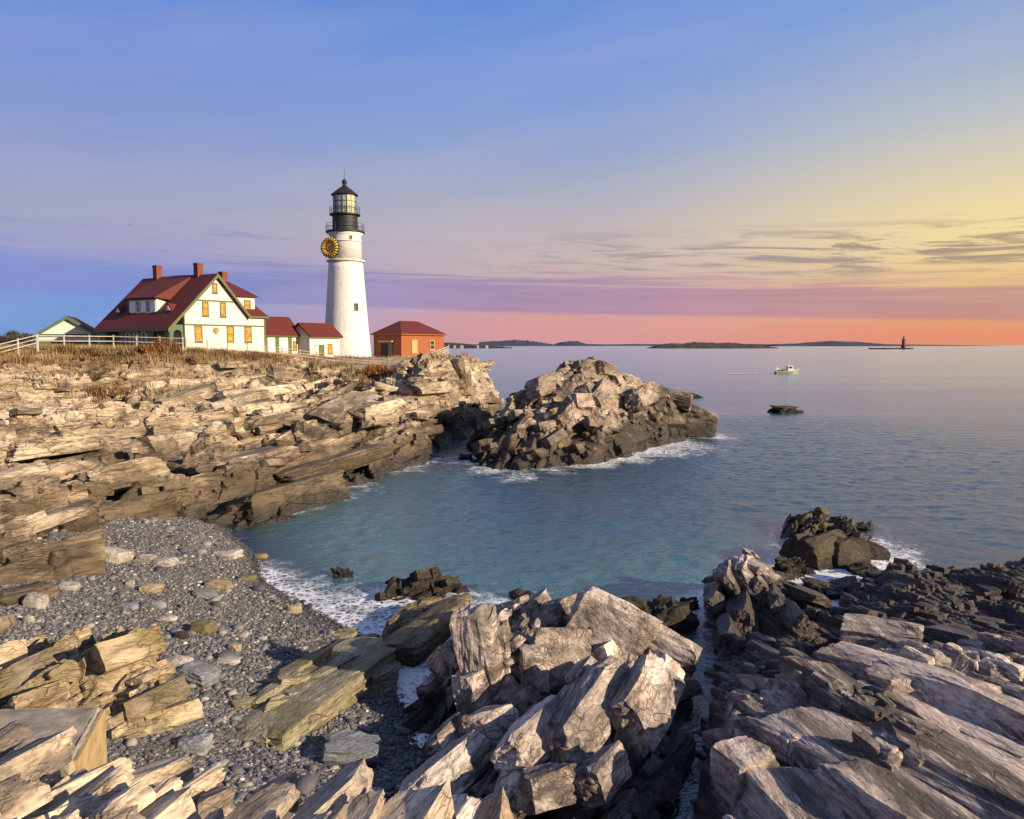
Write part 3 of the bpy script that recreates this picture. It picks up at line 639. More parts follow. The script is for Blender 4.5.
# pale ledge under the viewer's feet
nl_out = [P(-420, 735, 10.8), P(-60, 727, 10.6), P(20, 738, 10.2), P(110, 735, 10.2), P(150, 722, 10.3), P(186, 724, 10.1), P(206, 744, 9.6), P(262, 758, 9.2), P(330, 758, 9.1), P(378, 768, 8.8), P(420, 780, 8.6), P(480, 790, 8.5), P(560, 792, 8.5), P(604, 796, 8.5), P(612, 830, 7.6), P(560, 1000, 5), (1.0, 2.0, 8), (-5.5, 2.0, 8), (-9.0, 5.0, 7)]
nl_c = [P(*q) for q in [(0, 744, 9.4), (60, 760, 9.0), (110, 745, 9.5), (165, 730, 9.7), (150, 760, 8.9), (232, 765, 8.9), (262, 766, 8.8), (305, 768, 8.6), (345, 766, 8.6), (372, 778, 8.3), (430, 788, 8.1), (540, 797, 8.0), (596, 800, 8.0),
                        (0, 819, 6.9), (60, 805, 7.4), (120, 800, 7.6), (200, 812, 7.2), (300, 819, 7.0), (400, 815, 7.2), (500, 819, 7.2), (600, 822, 7.2), (300, 900, 5.4), (-100, 790, 8.2), (-100, 735, 10), (-380, 742, 10.2), (-350, 800, 8), (600, 930, 5.2)]] + [(-3, 3, 8.0), (0, 3, 7.9)]
N_SC = [(2.0, .52, .17, -.22, .10, .24, .07), (.9, .3, .06, -.25, .15, .08, .08), (.5, .12, .02, -.2, .25, .02, .1)]
outcrop('rock_shelf', 'tan layered shelf of tilted slabs along the bottom edge of the view', nl_c, nl_out, .02, 72, N_SC, 555, M['ledge_near'], blocks=(22, [(1.6, .34, .28, .5, .42, 2), (.6, .18, .15, .3, .46, 2)]), steep=3.2, zout=2.0, wob=.15, shear=(.2, -.1), cat='rock shelf', fineamp=.008, dz=-.3)

# outcrops on the beach
B_SC = [(2.2, 1.0, .26, -.35, .1, .34, .08), (.95, .48, .12, -.3, .25, .15, .1), (.4, .22, .03, -.2, .3, .04, .1)]
outcrop('beach_outcrop', 'tan outcrop with green weed at its right end on the shingle behind the concrete slab',
        [P(*q) for q in [(90, 634, 19.8), (60, 640, 19.8), (30, 655, 19.6), (120, 640, 19.6), (150, 655, 19.4), (165, 690, 18.6), (120, 690, 18.4), (60, 690, 18.0), (20, 685, 18.0), (100, 715, 17.4), (150, 720, 17.4), (0, 665, 19.2), (120, 735, 16.6), (20, 730, 16.6)]],
        [Z(176, 690, 1.2), Z(166, 722, 1.3), Z(138, 738, 1.4), Z(60, 745, 1.7), Z(-40, 745, 2.0), Z(-60, 690, 2.1), P(0, 650, 21), P(50, 632, 21.6), P(100, 628, 21.6), P(150, 645, 21)], .035, 60, B_SC, 601, M['beach_rock'], dz=-.4, blocks=(30, [(.95, .46, .34, .25, .4, 2), (.45, .25, .2, .25, .42, 1)]), steep=3.0, zout=.9, wob=.25)
S_SC = [(2.6, .8, .07, -.10, .05, .14, .06), (1.0, .40, .04, -.12, .1, .07, .1)]
outcrop('rock_slab', 'long low olive slab with an orange stain lying on the shingle beside the surf',
        [Z(*q) for q in [(375, 640, .55), (320, 640, .65), (345, 660, .95), (385, 665, .6), (300, 665, 1.0), (280, 700, 1.15), (340, 695, .95), (378, 688, .65), (255, 725, 1.2), (292, 728, 1.05), (325, 712, .9), (245, 738, 1.1)]],
        [Z(236, 742, .75), Z(244, 715, .85), Z(265, 680, .85), Z(290, 650, .6), Z(310, 632, .3), Z(350, 630, .1), Z(382, 640, 0), Z(393, 660, 0), Z(388, 690, 0), Z(350, 710, .2), Z(315, 730, .45), Z(270, 748, .7)], .035, 42, S_SC, 640, M['slab'], steep=1.6, zout=.1, wob=.2, shear=(.1, -.1), dz=-.3, hand=[(Z(312, 697, .45), 6.4, 2.3, .8, 70, 3, 1, 3), (Z(350, 660, .3), 3.2, 2.3, .75, 66, 3, 2, 8), (Z(280, 722, .65), 2.6, 1.3, .5, 66, 5, 0, 5), (Z(300, 668, .75), 2.6, .5, .3, 68, 8, 0, 1), (Z(276, 690, .8), 2.4, .45, .3, 72, 8, 0, 9), (Z(335, 668, .75), 2.4, .5, .26, 64, 6, 0, 10), (Z(378, 680, .35), 1.0, .8, .7, 50, 0, 0, 4)], blocks=(6, [(1.2, .3, .12, .25, .4, 2), (.5, .16, .1, .15, .4, 2)]))
outcrop('tilted_slab', 'smooth brown tilted slab standing in the surf beside the crag',
        [P(*q) for q in [(462, 601, 29.2), (450, 620, 27.6), (430, 604, 28.8), (400, 620, 27.2), (385, 640, 26.0), (410, 654, 25.2), (440, 635, 26.4)]],
        [Z(378, 640, -.1), Z(384, 656, 0), Z(412, 662, 0), Z(438, 648, 0), Z(455, 628, 0), Z(470, 606, 0), P(470, 597, 31), P(430, 596, 31), P(395, 608, 30)], .035, 50, S_SC, 655, M['slab_brown'], steep=2.6, zout=-.3, wob=.15, shear=(.2, -.1), dz=-.55, hand=[(Z(424, 634, .5), 3.3, 2.0, 1.0, 58, 14, -9, 6), (Z(404, 645, .25), 2.0, 1.1, .7, 62, 12, -4, 2), (Z(450, 612, .75), 1.3, .6, .45, 60, 14, -9, 7)], blocks=(12, [(1.0, .3, .12, .2, .4, 2)]))
outcrop('weedy_rock', 'dark weedy rock behind the brown tilted slab in the cove',
        [P(*q) for q in [(400, 588, 31.8), (430, 584, 32), (460, 584, 32.5), (472, 590, 32.6), (390, 604, 31), (440, 600, 31.5)]],
        [Z(376, 610, 0), Z(385, 590, -.1), Z(420, 590, 0), P(440, 580, 34), P(470, 580, 34), Z(477, 604, 0), Z(450, 612, 0), Z(400, 620, 0)], .04, 50, B_SC, 667, M['dark_rock'], dz=-1.0, blocks=(25, [(.9, .5, .4, .3, .35, 2), (.45, .28, .2, .3, .4, 1)]), steep=2.6, zout=-.3, wob=.2, shear=(.2, -.1))
outcrop('weedy_rock', 'dark brown rock surrounded by foam beyond the peak of the right ledge',
        [P(*q) for q in [(785, 536, 42.5), (800, 532, 43), (830, 525, 43.6), (850, 530, 43.4), (875, 543, 43), (790, 552, 40.6), (830, 558, 39.8), (865, 556, 40.2)]],
        [Z(776, 552, 0), Z(800, 562, 0), Z(835, 569, 0), Z(866, 560, 0), Z(884, 549, 0), P(875, 538, 46), P(830, 536, 46.5), P(780, 540, 46)], .045, 60, [(2.2, .9, .26, -.4, .2, .3, .1), (.9, .4, .14, -.4, .3, .14, .12), (.4, .2, .06, -.4, .3, .05, .15)], 690, M['dark_rock'], dz=-.15, hand=[(Z(800, 553, .3), 2.2, 1.2, 1.5, 50, 30, 4, 3), (Z(822, 552, .6), 2.4, 1.3, 1.6, 30, 25, -6, 6), (Z(846, 554, .5), 2.2, 1.2, 1.5, 10, 20, 10, 10), (Z(866, 553, .2), 1.8, 1.1, 1.1, -10, 12, 12, 2), (Z(832, 560, .2), 2.0, 1.0, .9, 20, 20, 0, 8)], blocks=(25, [(.8, .45, .3, .15, .3, 2), (.45, .28, .2, .2, .36, 1)]), steep=2.6, zout=-.3, wob=.3)
# ------------------------------------------------------------------ the sea
def axis(a, b, step, far, grow=1.16):
    m = list(np.arange(a, b, step)); d = step; lo = []; hi = []
    x = a
    while x > -far: d *= grow; x -= d; lo.append(x)
    d = step; x = m[-1]
    while x < far: d *= grow; x += d; hi.append(x)
    return np.array(lo[::-1] + m + hi)
wx = axis(-22, 46, .22, 6e4); wy = axis(12, 120, .22, 6e4)
WX, WY = np.meshgrid(wx, wy)
# shore distance and depth on a raster of all the land
RS = .25; rx0, ry0, rnx, rny = -30., 5., 360, 480
top = np.full((rny, rnx), -9.0)
for V in LAND:
    i = np.floor((V[:, 0] - rx0) / RS).astype(int); j = np.floor((V[:, 1] - ry0) / RS).astype(int)
    k = (i >= 0) & (i < rnx) & (j >= 0) & (j < rny)
    np.maximum.at(top, (j[k], i[k]), V[k, 2])
dist = np.where(top > .02, 0.0, 99.0)
for _ in range(28):
    q = dist.copy()
    for dj, di, c_ in ((0, 1, 1), (0, -1, 1), (1, 0, 1), (-1, 0, 1), (1, 1, 1.414), (1, -1, 1.414), (-1, 1, 1.414), (-1, -1, 1.414)):
        q = np.minimum(q, np.roll(np.roll(dist, dj, 0), di, 1) + c_ * RS)
    dist = q
rocky = np.where(top > .9, 0.0, 99.0)
def look(ras, x, y, out):
    i = np.clip((x - rx0) / RS - .5, 0, rnx - 1.01); j = np.clip((y - ry0) / RS - .5, 0, rny - 1.01)
    a = i.astype(int); b = j.astype(int); fx = i - a; fy = j - b
    a1 = np.minimum(a + 1, rnx - 1); b1 = np.minimum(b + 1, rny - 1)
    v = (ras[b, a] * (1 - fx) + ras[b, a1] * fx) * (1 - fy) + (ras[b1, a] * (1 - fx) + ras[b1, a1] * fx) * fy
    inside = (x > rx0) & (x < rx0 + rnx * RS) & (y > ry0) & (y < ry0 + rny * RS)
    return np.where(inside, v, out)
bed = np.where(top > -8, top, -4.0)
shore = look(np.minimum(dist, 9), WX, WY, 9.0)
depth = np.clip(-look(bed, WX, WY, -4.0), 0, 4)
# where the swell breaks: (pixel, radius in metres, strength)
foam = np.zeros(WX.shape)
for px, py, r, s_ in [(425, 655, 3.4, 1.25), (440, 640, 2.4, 1.1), (410, 690, 2.4, 1.2), (395, 712, 1.8, .9), (350, 607, 3.6, .56), (385, 632, 2.2, .75), (300, 592, 2.6, .62), (272, 578, 2.0, .6), (330, 622, 2.2, .72), (375, 604, 3.0, .42), (340, 577, 2.0, .42),
                      (850, 578, 3.2, 1.15), (875, 565, 2.6, 1.0), (815, 590, 2.6, 1.1), (830, 608, 2.0, 1.0), (800, 575, 1.8, .8), (897, 552, 2.2, .6), (700, 600, 1.6, .6),
                      (690, 447, 4.5, .85), (665, 452, 4, 1.0), (722, 438, 3, .5), (600, 465, 2.6, .7), (634, 460, 3, .7), (560, 472, 2.2, .5), (520, 478, 2.6, .75), (480, 472, 2.6, .6), (460, 460, 3.0, .5), (715, 413, 6, .5), (500, 606, 1.8, .6), (535, 596, 2.0, .45), (300, 508, 2, .25), (370, 490, 3, .35), (430, 470, 3, .4)]:
    c_ = Z(px, py, 0); foam = np.maximum(foam, s_ * np.exp(-((WX - c_[0]) ** 2 + ((WY - c_[1]) * .8) ** 2) / (r * r)))
near = np.exp(-shore / 1.1)
foam = np.clip(foam * (.7 + .75 * near) + .30 * near, 0, 1.4)
fade = np.clip(1 - (np.hypot(WX, WY - 40) - 60) / 60, 0, 1)
shel = np.clip(shore / 4, .15, 1)
wav = (.055 * gnoise(WX * .35 + WY * .12, WY * .62 - WX * .1, 901) + .05 * gnoise(WX * .9, WY * 1.5, 902) + .04 * gnoise(WX * 1.6 + 3, WY * 2.4 - WX * .3, 903)) * fade * shel * 1.5
wav += .05 * np.clip(foam, 0, 1) * fbm(WX * 1.4, WY * 1.4, 77, 3)
ny, nx = WX.shape; idx = np.arange(nx * ny).reshape(ny, nx)
wf_ = np.stack([idx[:-1, :-1], idx[:-1, 1:], idx[1:, 1:], idx[1:, :-1]], -1).reshape(-1, 4)
def sea_mat():
    m, t = mat('sea water'); pos = t.node('NewGeometry').outputs['Position']
    aF = t.node('Attribute', {'attribute_name': 'foam'}).outputs['Fac']; aD = t.node('Attribute', {'attribute_name': 'depth'}).outputs['Fac']; aS = t.node('Attribute', {'attribute_name': 'shore'}).outputs['Fac']
    p2 = t.mapping(pos, rot=(0, 0, R(14)), scale=(.6, 1.0, 1.0))
    h1 = t.noise(p2, .5, 3, .55); h2 = t.noise(p2, 2.3, 4, .62, .3); h3 = t.noise(pos, 7.0, 3, .6)
    swell = t.noise(t.mapping(pos, scale=(.25, 1, 1)), .05, 3, .5)
    hgt = t.math('ADD', t.math('ADD', t.math('MULTIPLY', h1, 1.3), t.math('MULTIPLY', h2, 1.0)), t.math('MULTIPLY', h3, .22))
    calm = t.mapr(t.noise(t.mapping(pos, scale=(.12, 1, 1)), .045, 4, .6, .4), .35, .65, .55, 1.0)
    far = t.node('VectorMath', {'operation': 'LENGTH'}, i0=pos).outputs['Value']
    calm = t.math('MULTIPLY', calm, t.mapr(far, 35, 320, 1.0, .52))
    bn = t.node('Bump', None, Height=hgt, Strength=calm, Distance=.19)
    nrm = bn.outputs[0]
    fr = t.math('ADD', t.math('MULTIPLY', t.node('Fresnel', None, IOR=1.95, Normal=nrm).outputs[0], .4), t.math('MULTIPLY', t.node('Fresnel', None, IOR=1.95).outputs[0], .62))
    body = t.node('BsdfDiffuse', None, Color=t.mix(t.sstep(aD, 0.3, 4.1), (.06, .16, .165, 1), (.016, .048, .062, 1)), Normal=nrm)
    tr = t.node('BsdfTransparent', None, Color=t.mix(t.sstep(aD, 0, 1.2), (.93, .97, .96, 1), (.45, .72, .70, 1)))
    deep = t.math('POWER', t.sstep(aD, -.25, 1.7), .7)
    mx = t.node('MixShader', None, i0=deep, i1=tr, i2=body)
    gl = t.node('BsdfGlossy', None, Color=(.95, .95, .95, 1), Roughness=t.mapr(far, 25, 150, .10, .20), Normal=nrm)
    wsh = t.node('MixShader', None, i0=fr, i1=mx, i2=gl)
    # lacy foam: thin webs that close up into white where the water breaks
    wv = t.mix(.35, pos, t.node('TexNoise', None, Vector=pos, Scale=1.3, Detail=4.0).outputs[1], 'ADD')
    ve = t.node('TexVoronoi', {'feature': 'DISTANCE_TO_EDGE'}, Vector=wv, Scale=1.5).outputs['Distance']
    ve2 = t.node('TexVoronoi', {'feature': 'DISTANCE_TO_EDGE'}, Vector=wv, Scale=3.7).outputs['Distance']
    web = t.math('MAXIMUM', t.math('SUBTRACT', 1.0, t.sstep(ve, 0, .16)), t.math('MULTIPLY', t.math('SUBTRACT', 1.0, t.sstep(ve2, 0, .22)), .8))
    fn = t.noise(pos, .9, 6, .68, .6)
    amt = t.math('ADD', t.math('MULTIPLY', aF, 1.15), t.math('MULTIPLY', t.math('SUBTRACT', fn, .5), 1.5))
    lace = t.math('MULTIPLY', web, t.sstep(amt, .3, .95))
    solid = t.sstep(amt, 1.0, 1.5)
    solid = t.math('MULTIPLY', solid, t.math('MULTIPLY', t.sstep(t.noise(wv, 2.6, 5, .7), .42, .60), .95))
    ff = t.math('MULTIPLY', t.math('MINIMUM', t.math('ADD', lace, solid), 1.0), t.math('MULTIPLY', t.sstep(aF, .04, .25), .92))
    fo = t.node('BsdfDiffuse', None, Color=(.80, .82, .83, 1), Normal=t.node('Bump', None, Height=fn, Strength=.6, Distance=.19).outputs[0])
    finish(t, t.node('MixShader', None, i0=ff, i1=wsh, i2=fo)); return m
M['sea'] = sea_mat()
sea = np_mesh('sea', np.stack([WX.ravel(), WY.ravel(), wav.ravel()], -1), wf_, M['sea'])
attr(sea, 'foam', foam.ravel()); attr(sea, 'depth', depth.ravel()); attr(sea, 'shore', shore.ravel())
tag(sea, kind='structure')
bedm = simple('sea bed', (.05, .06, .05), .9, .3, .5)
o = np_mesh('sea_bed', [(-300, -50, -4.2), (300, -50, -4.2), (300, 400, -4.2), (-300, 400, -4.2)], [(0, 1, 2, 3)], bedm); tag(o, kind='structure')
# ------------------------------------------------------------------ height lookup on the headland
hgx, hgy, hgs = -92., 55., .5
hz = np.full((240, 200), -99.0)
V = np.empty(len(HEAD.data.vertices) * 3, np.float32); HEAD.data.vertices.foreach_get('co', V); V = V.reshape(-1, 3)
i_ = ((V[:, 0] - hgx) / hgs).astype(int); j_ = ((V[:, 1] - hgy) / hgs).astype(int)
k_ = (i_ >= 0) & (i_ < 200) & (j_ >= 0) & (j_ < 240); np.maximum.at(hz, (j_[k_], i_[k_]), V[k_, 2])
def hz_at(x, y):
    i = int((x - hgx) / hgs); j = int((y - hgy) / hgs)
    if 0 <= i < 200 and 0 <= j < 240 and hz[j, i] > -50: return float(hz[j, i])
    return float(hf(np.array([x]), np.array([y]))[0])

# ------------------------------------------------------------------ building materials
M['white'] = simple('white painted clapboard', (.62, .58, .50, 1), .55, .05, 2.0)
M['red_roof'] = simple('red roof shingles', (.098, .013, .009, 1), .75, .18, 5.0, .4, streak=(1, 1, 3))
M['green'] = simple('dark green trim', (.07, .13, .085, 1), .5, .1)
M['olive_trim'] = simple('olive green trim', (.095, .115, .05, 1), .5, .1)
M['sunrise_pane'] = simple('sunrise reflection window pane', (.55, .26, .045, 1), .2, .35, 1.6, spec=.6)  # sunrise reflection in the windows, painted as amber pane colour
M['dark_glass'] = simple('dark window glass', (.03, .035, .045, 1), .08, .1, spec=.8)
M['panel'] = simple('pale shutter panel', (.72, .74, .78, 1), .5, .05)
M['brick'] = simple('red brick chimney', (.17, .05, .03, 1), .85, .25, 8, .3)
M['orange_brick'] = simple('orange brick wall', (.27, .088, .034, 1), .85, .2, 6, .3)
M['tower_white'] = simple('whitewashed rubble masonry', (.60, .585, .57, 1), .75, .07, 1.8, 1.0)
M['black'] = simple('black painted iron', (.014, .014, .015, 1), .6, .1)
M['glass_pane'] = simple('lantern glass', (.20, .25, .26, 1), .08, .12, spec=.8)
M['lens'] = simple('lit lantern pane glass', (.46, .44, .30, 1), .1, .1)  # lantern pane colour lightened so that two panes look lit
M['gold'] = simple('gold ribbon', (.75, .47, .06, 1), .35, .1)
M['fir'] = simple('dark fir garland', (.012, .022, .012, 1), .8, .2)
M['fence'] = simple('weathered white fence paint', (.46, .43, .38, 1), .75, .2, 2)
M['grey_wood'] = simple('grey weathered wood', (.36, .31, .25, 1), .85, .2, 3)

def rect_opening(mb, a0, a1, z0, z1, f):
    pass
class Face:
    """builds flat trim, frames and panes on a wall plane; f(a, z, out) gives a local point"""
    def __init__(s, f): s.f = f
    def bar(s, mb, a0, a1, z0, z1, o0, o1):
        p = [s.f(a, z, o) for o in (o0, o1) for (a, z) in ((a0, z0), (a1, z0), (a1, z1), (a0, z1))]
        mb.add(p, [(0, 1, 2, 3), (4, 7, 6, 5), (0, 4, 5, 1), (1, 5, 6, 2), (2, 6, 7, 3), (3, 7, 4, 0)])
    def poly(s, mb, pts, o0, o1):
        n = len(pts); p = [s.f(a, z, o) for o in (o0, o1) for a, z in pts]
        mb.add(p, [tuple(range(n)), tuple(range(n, 2 * n))[::-1]] + [(i, (i + 1) % n, n + (i + 1) % n, n + i) for i in range(n)])
    def window(s, root, a, z, w_, h, frame, pane, t=.14, cross=True, name='window'):
        m = MB()
        s.bar(m, a - w_ / 2, a + w_ / 2, z - h / 2, z - h / 2 + t, .0, .09); s.bar(m, a - w_ / 2, a + w_ / 2, z + h / 2 - t, z + h / 2, .0, .09)
        s.bar(m, a - w_ / 2, a - w_ / 2 + t, z - h / 2 + t, z + h / 2 - t, .0, .09); s.bar(m, a + w_ / 2 - t, a + w_ / 2, z - h / 2 + t, z + h / 2 - t, .0, .09)
        if cross: s.bar(m, a - w_ / 2 + t, a + w_ / 2 - t, z - .04, z + .04, .005, .07)
        o = m.build(name, frame, root)
        m = MB(); s.bar(m, a - w_ / 2 - .08, a + w_ / 2 + .08, z - h / 2 - .09, z - h / 2 - .003, .0, .14); m.build('sill', frame, o)
        m = MB(); s.bar(m, a - w_ / 2 + t, a + w_ / 2 - t, z - h / 2 + t, z + h / 2 - t, -.02, .03); m.build('pane', pane, o)
        return o
def arch_pts(a, z0, w_, zs, n=10):
    """outline of an arched opening: springing height zs"""
    return [(a - w_ / 2, z0), (a + w_ / 2, z0)] + [(a + w_ / 2 * math.cos(t), zs + w_ / 2 * math.sin(t)) for t in [math.pi * k / n for k in range(n + 1)]]

# ------------------------------------------------------------------ keeper's house (local x along the gable front, y back along the ridge)
HO = (-41.76, 98.0, 9.9); HA = R(58)
house = empty('keepers_house', HO, HA)
tag(house, "large white keeper's house with steep dark red roof, green trim and three brick chimneys", 'house')
front = Face(lambda a, z, o: (a, -o, z)); side = Face(lambda a, z, o: (-o, a, z))
m = MB()
m.prism([(1.95, -1.5), (14.75, -1.5), (14.75, 4.45), (11.75, 4.45), (6.9, 9.4), (1.95, 4.6)], 'y', 0, .3)     # gable front
m.prism([(.02, -1.5), (14.75, -1.5), (14.75, 4.45), (11.75, 4.45), (6.9, 9.4), (.02, 2.75)], 'y', 14.6, 14.9)
m.box(14.45, 14.75, .3, 14.6, -1.5, 4.45)
m.box(1.95, 2.2, .3, 14.6, -1.5, 4.4)
m.build('wall', M['white'], house)
# porch along the long side: a green wall pierced by arches
m = MB()
def arch_wall(mb, face, a0, a1, z0, z1, holes, o0, o1):
    """wall strips leaving arched holes (centre, width, sill, spring)"""
    cuts = sorted(holes); cur = a0
    for (c_, w_, zb, zs) in cuts:
        face.bar(mb, cur, c_ - w_ / 2, z0, z1, o0, o1)
        if zb > z0: face.bar(mb, c_ - w_ / 2, c_ + w_ / 2, z0, zb, o0, o1)
        n = 10
        for k in range(n):
            t0, t1 = math.pi * k / n, math.pi * (k + 1) / n
            p = [(c_ - w_ / 2 * math.cos(t0), zs + w_ / 2 * math.sin(t0)), (c_ - w_ / 2 * math.cos(t1), zs + w_ / 2 * math.sin(t1)), (c_ - w_ / 2 * math.cos(t1), z1), (c_ - w_ / 2 * math.cos(t0), z1)]
            face.poly(mb, p, o0, o1)
        cur = c_ + w_ / 2
    face.bar(mb, cur, a1, z0, z1, o0, o1)
arch_wall(m, side, 0, 14.9, -1.5, 2.95, [(2.1, 2.7, -1.5, 1.35), (5.1, 1.1, .5, 1.75), (6.8, 1.1, .5, 1.75), (8.5, 1.1, .5, 1.75), (11.8, 3.2, -1.5, 1.2)], -.25, 0)
arch_wall(m, front, .26, 1.94, -1.5, 3.1, [(1.1, 1.15, -1.5, 1.9)], -.25, -.002)
m.build('porch', M['green'], house)
for c_ in (5.1, 6.8, 8.5):
    m = MB(); ap = arch_pts(c_, .5, 1.1, 1.75); ip = arch_pts(c_, .66, .78, 1.75)
    n = len(ap)
    for k in range(n):
        q = [ap[k], ap[(k + 1) % n], ip[(k + 1) % n], ip[k]]; side.poly(m, q, -.05, .06)
    o = m.build('arched_window', M['white'], house)
    m = MB(); side.poly(m, ip, -.12, -.06); m.build('pane', M['dark_glass'], o)
# main roof
m = MB()
m.slab([(-.55, -.5, 2.62), (6.9, -.5, 9.75), (6.9, 15.4, 9.75), (-.55, 15.4, 2.62)], .28)
m.slab([(12.0, -.5, 4.42), (6.9, -.5, 9.75), (6.9, 15.4, 9.75), (12.0, 15.4, 4.42)], .28)
# cross wing with a hipped end
m.slab([(11.9, -.35, 4.5), (15.15, -.35, 4.5), (12.3, 5, 9.3), (7.0, 5, 9.3), (7.0, .4, 5.173), (11.4, .4, 5.173)], .25)
m.slab([(7.0, 10.4, 4.5), (15.15, 10.4, 4.5), (12.3, 5, 9.3), (7.0, 5, 9.3)], .25)
m.slab([(15.15, -.35, 4.5), (15.15, 10.4, 4.5), (12.3, 5, 9.3)], .25)
# shed roof of the long dormer and of the wing dormer
m.slab([(1.3, 4.7, 6.62), (6.9, 7.0, 9.86), (6.9, 11.1, 9.86), (1.3, 11.1, 6.62)], .2)
m.add([(1.3, 4.7, 6.62), (6.9, 7.0, 9.86), (6.9, 4.3, 9.78), (3.2, 4.25, 6.35), (3.2, 5.2, 6.0), (6.8, 6.0, 9.4)], [(0, 1, 2), (0, 2, 3), (0, 3, 4), (4, 3, 2, 5), (1, 5, 2)])
m.slab([(9.6, .3, 7.2), (13.95, .3, 7.2), (12.6, 5, 9.42), (9.6, 5, 9.42)], .18)
for w_ in (2.3, 12.9):
    m.add([(1.5, w_ - .75, 4.75), (1.5, w_ + .75, 4.75), (1.5, w_, 5.8), (3.0, w_, 5.75)], [(0, 1, 2), (0, 2, 3), (1, 3, 2), (0, 3, 1)])
roof = m.build('roof', M['red_roof'], house)
for (x, y, z0, z1) in ((6.9, 12.1, 9.0, 11.9), (6.9, 3.4, 9.0, 11.75), (12.0, 5.0, 8.6, 11.1)):
    m = MB(); m.box(x - .42, x + .42, y - .42, y + .42, z0, z1 - .75); m.box(x - .46, x + .46, y - .46, y + .46, z1 - .75, z1 - .5); m.build('chimney', M['brick'], roof)
m = MB(); side.bar(m, 5.0, 10.8, 4.3, 6.42, -1.95, -1.75)
m.prism([(1.95, 4.6), (1.95, 6.42), (5.2, 8.3)], 'y', 4.99, 5.15); m.prism([(1.95, 4.6), (1.95, 6.42), (5.2, 8.3)], 'y', 10.65, 10.81)
m.build('dormer', M['white'], house)
dorm = Face(lambda a, z, o: (1.75 - o, a, z))
for a in (5.7, 7.65, 9.95):
    m = MB(); dorm.bar(m, a - .52, a + .52, 4.75, 6.25, .003, .06); m.build('shutter', M['panel'], house)
for a in (6.65, 8.75): dorm.window(house, a, 5.5, .85, 1.5, M['white'], M['dark_glass'], .08)
m = MB(); m.box(10.4, 13.7, .75, 4.6, 4.4, 7.05); m.build('dormer', M['white'], house)
wd = Face(lambda a, z, o: (a, .75 - o, z)); wd.window(house, 12.45, 5.95, 1.05, 1.4, M['olive_trim'], M['sunrise_pane'])
vent = Face(lambda a, z, o: (1.5 - o, a, z))
for w_ in (2.3, 12.9):
    m = MB(); vent.poly(m, [(w_ - .42, 4.9), (w_ + .42, 4.9), (w_, 5.5)], .004, .05); m.build('vent', M['panel'], house)
# trim
m = MB()
front.bar(m, 1.95, 14.77, 3.06, 3.24, .003, .09); front.bar(m, 4.0, 9.85, 6.16, 6.34, .003, .09)
front.bar(m, 1.95, 2.15, -1.5, 4.4, .003, .08); front.bar(m, 14.55, 14.77, -1.5, 4.4, .003, .08)
for (a0, z0, a1, z1) in ((-.55, 2.62, 6.9, 9.75), (12.0, 4.42, 6.9, 9.75)):
    front.poly(m, [(a0, z0 - .5), (a1, z1 - .5), (a1, z1 - .02), (a0, z0 - .02)], .5, .58)
front.bar(m, 11.9, 15.15, 4.25, 4.48, .3, .4)
side.bar(m, -.4, 15.3, 2.3, 2.6, .46, .54)
m.build('trim', M['olive_trim'], house)
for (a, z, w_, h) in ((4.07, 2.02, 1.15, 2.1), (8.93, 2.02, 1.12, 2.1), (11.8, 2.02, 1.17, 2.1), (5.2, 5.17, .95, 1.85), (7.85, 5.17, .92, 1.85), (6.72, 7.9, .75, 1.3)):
    front.window(house, a, z, w_, h, M['olive_trim'], M['sunrise_pane'], .13)
m = MB(); front.poly(m, [(6.69 + .42 * math.cos(t), 2.45 + .42 * math.sin(t)) for t in [2 * math.pi * k / 20 for k in range(20)]], .003, .07)
o = m.build('round_window', M['olive_trim'], house)
m = MB(); front.poly(m, [(6.69 + .31 * math.cos(t), 2.45 + .31 * math.sin(t)) for t in [2 * math.pi * k / 20 for k in range(20)]], .075, .09); m.build('pane', M['sunrise_pane'], o)
m = MB(); m.tube((1.98, -.14, -1.4), (1.98, -.14, 4.2), .06); m.build('downpipe', M['olive_trim'], house)

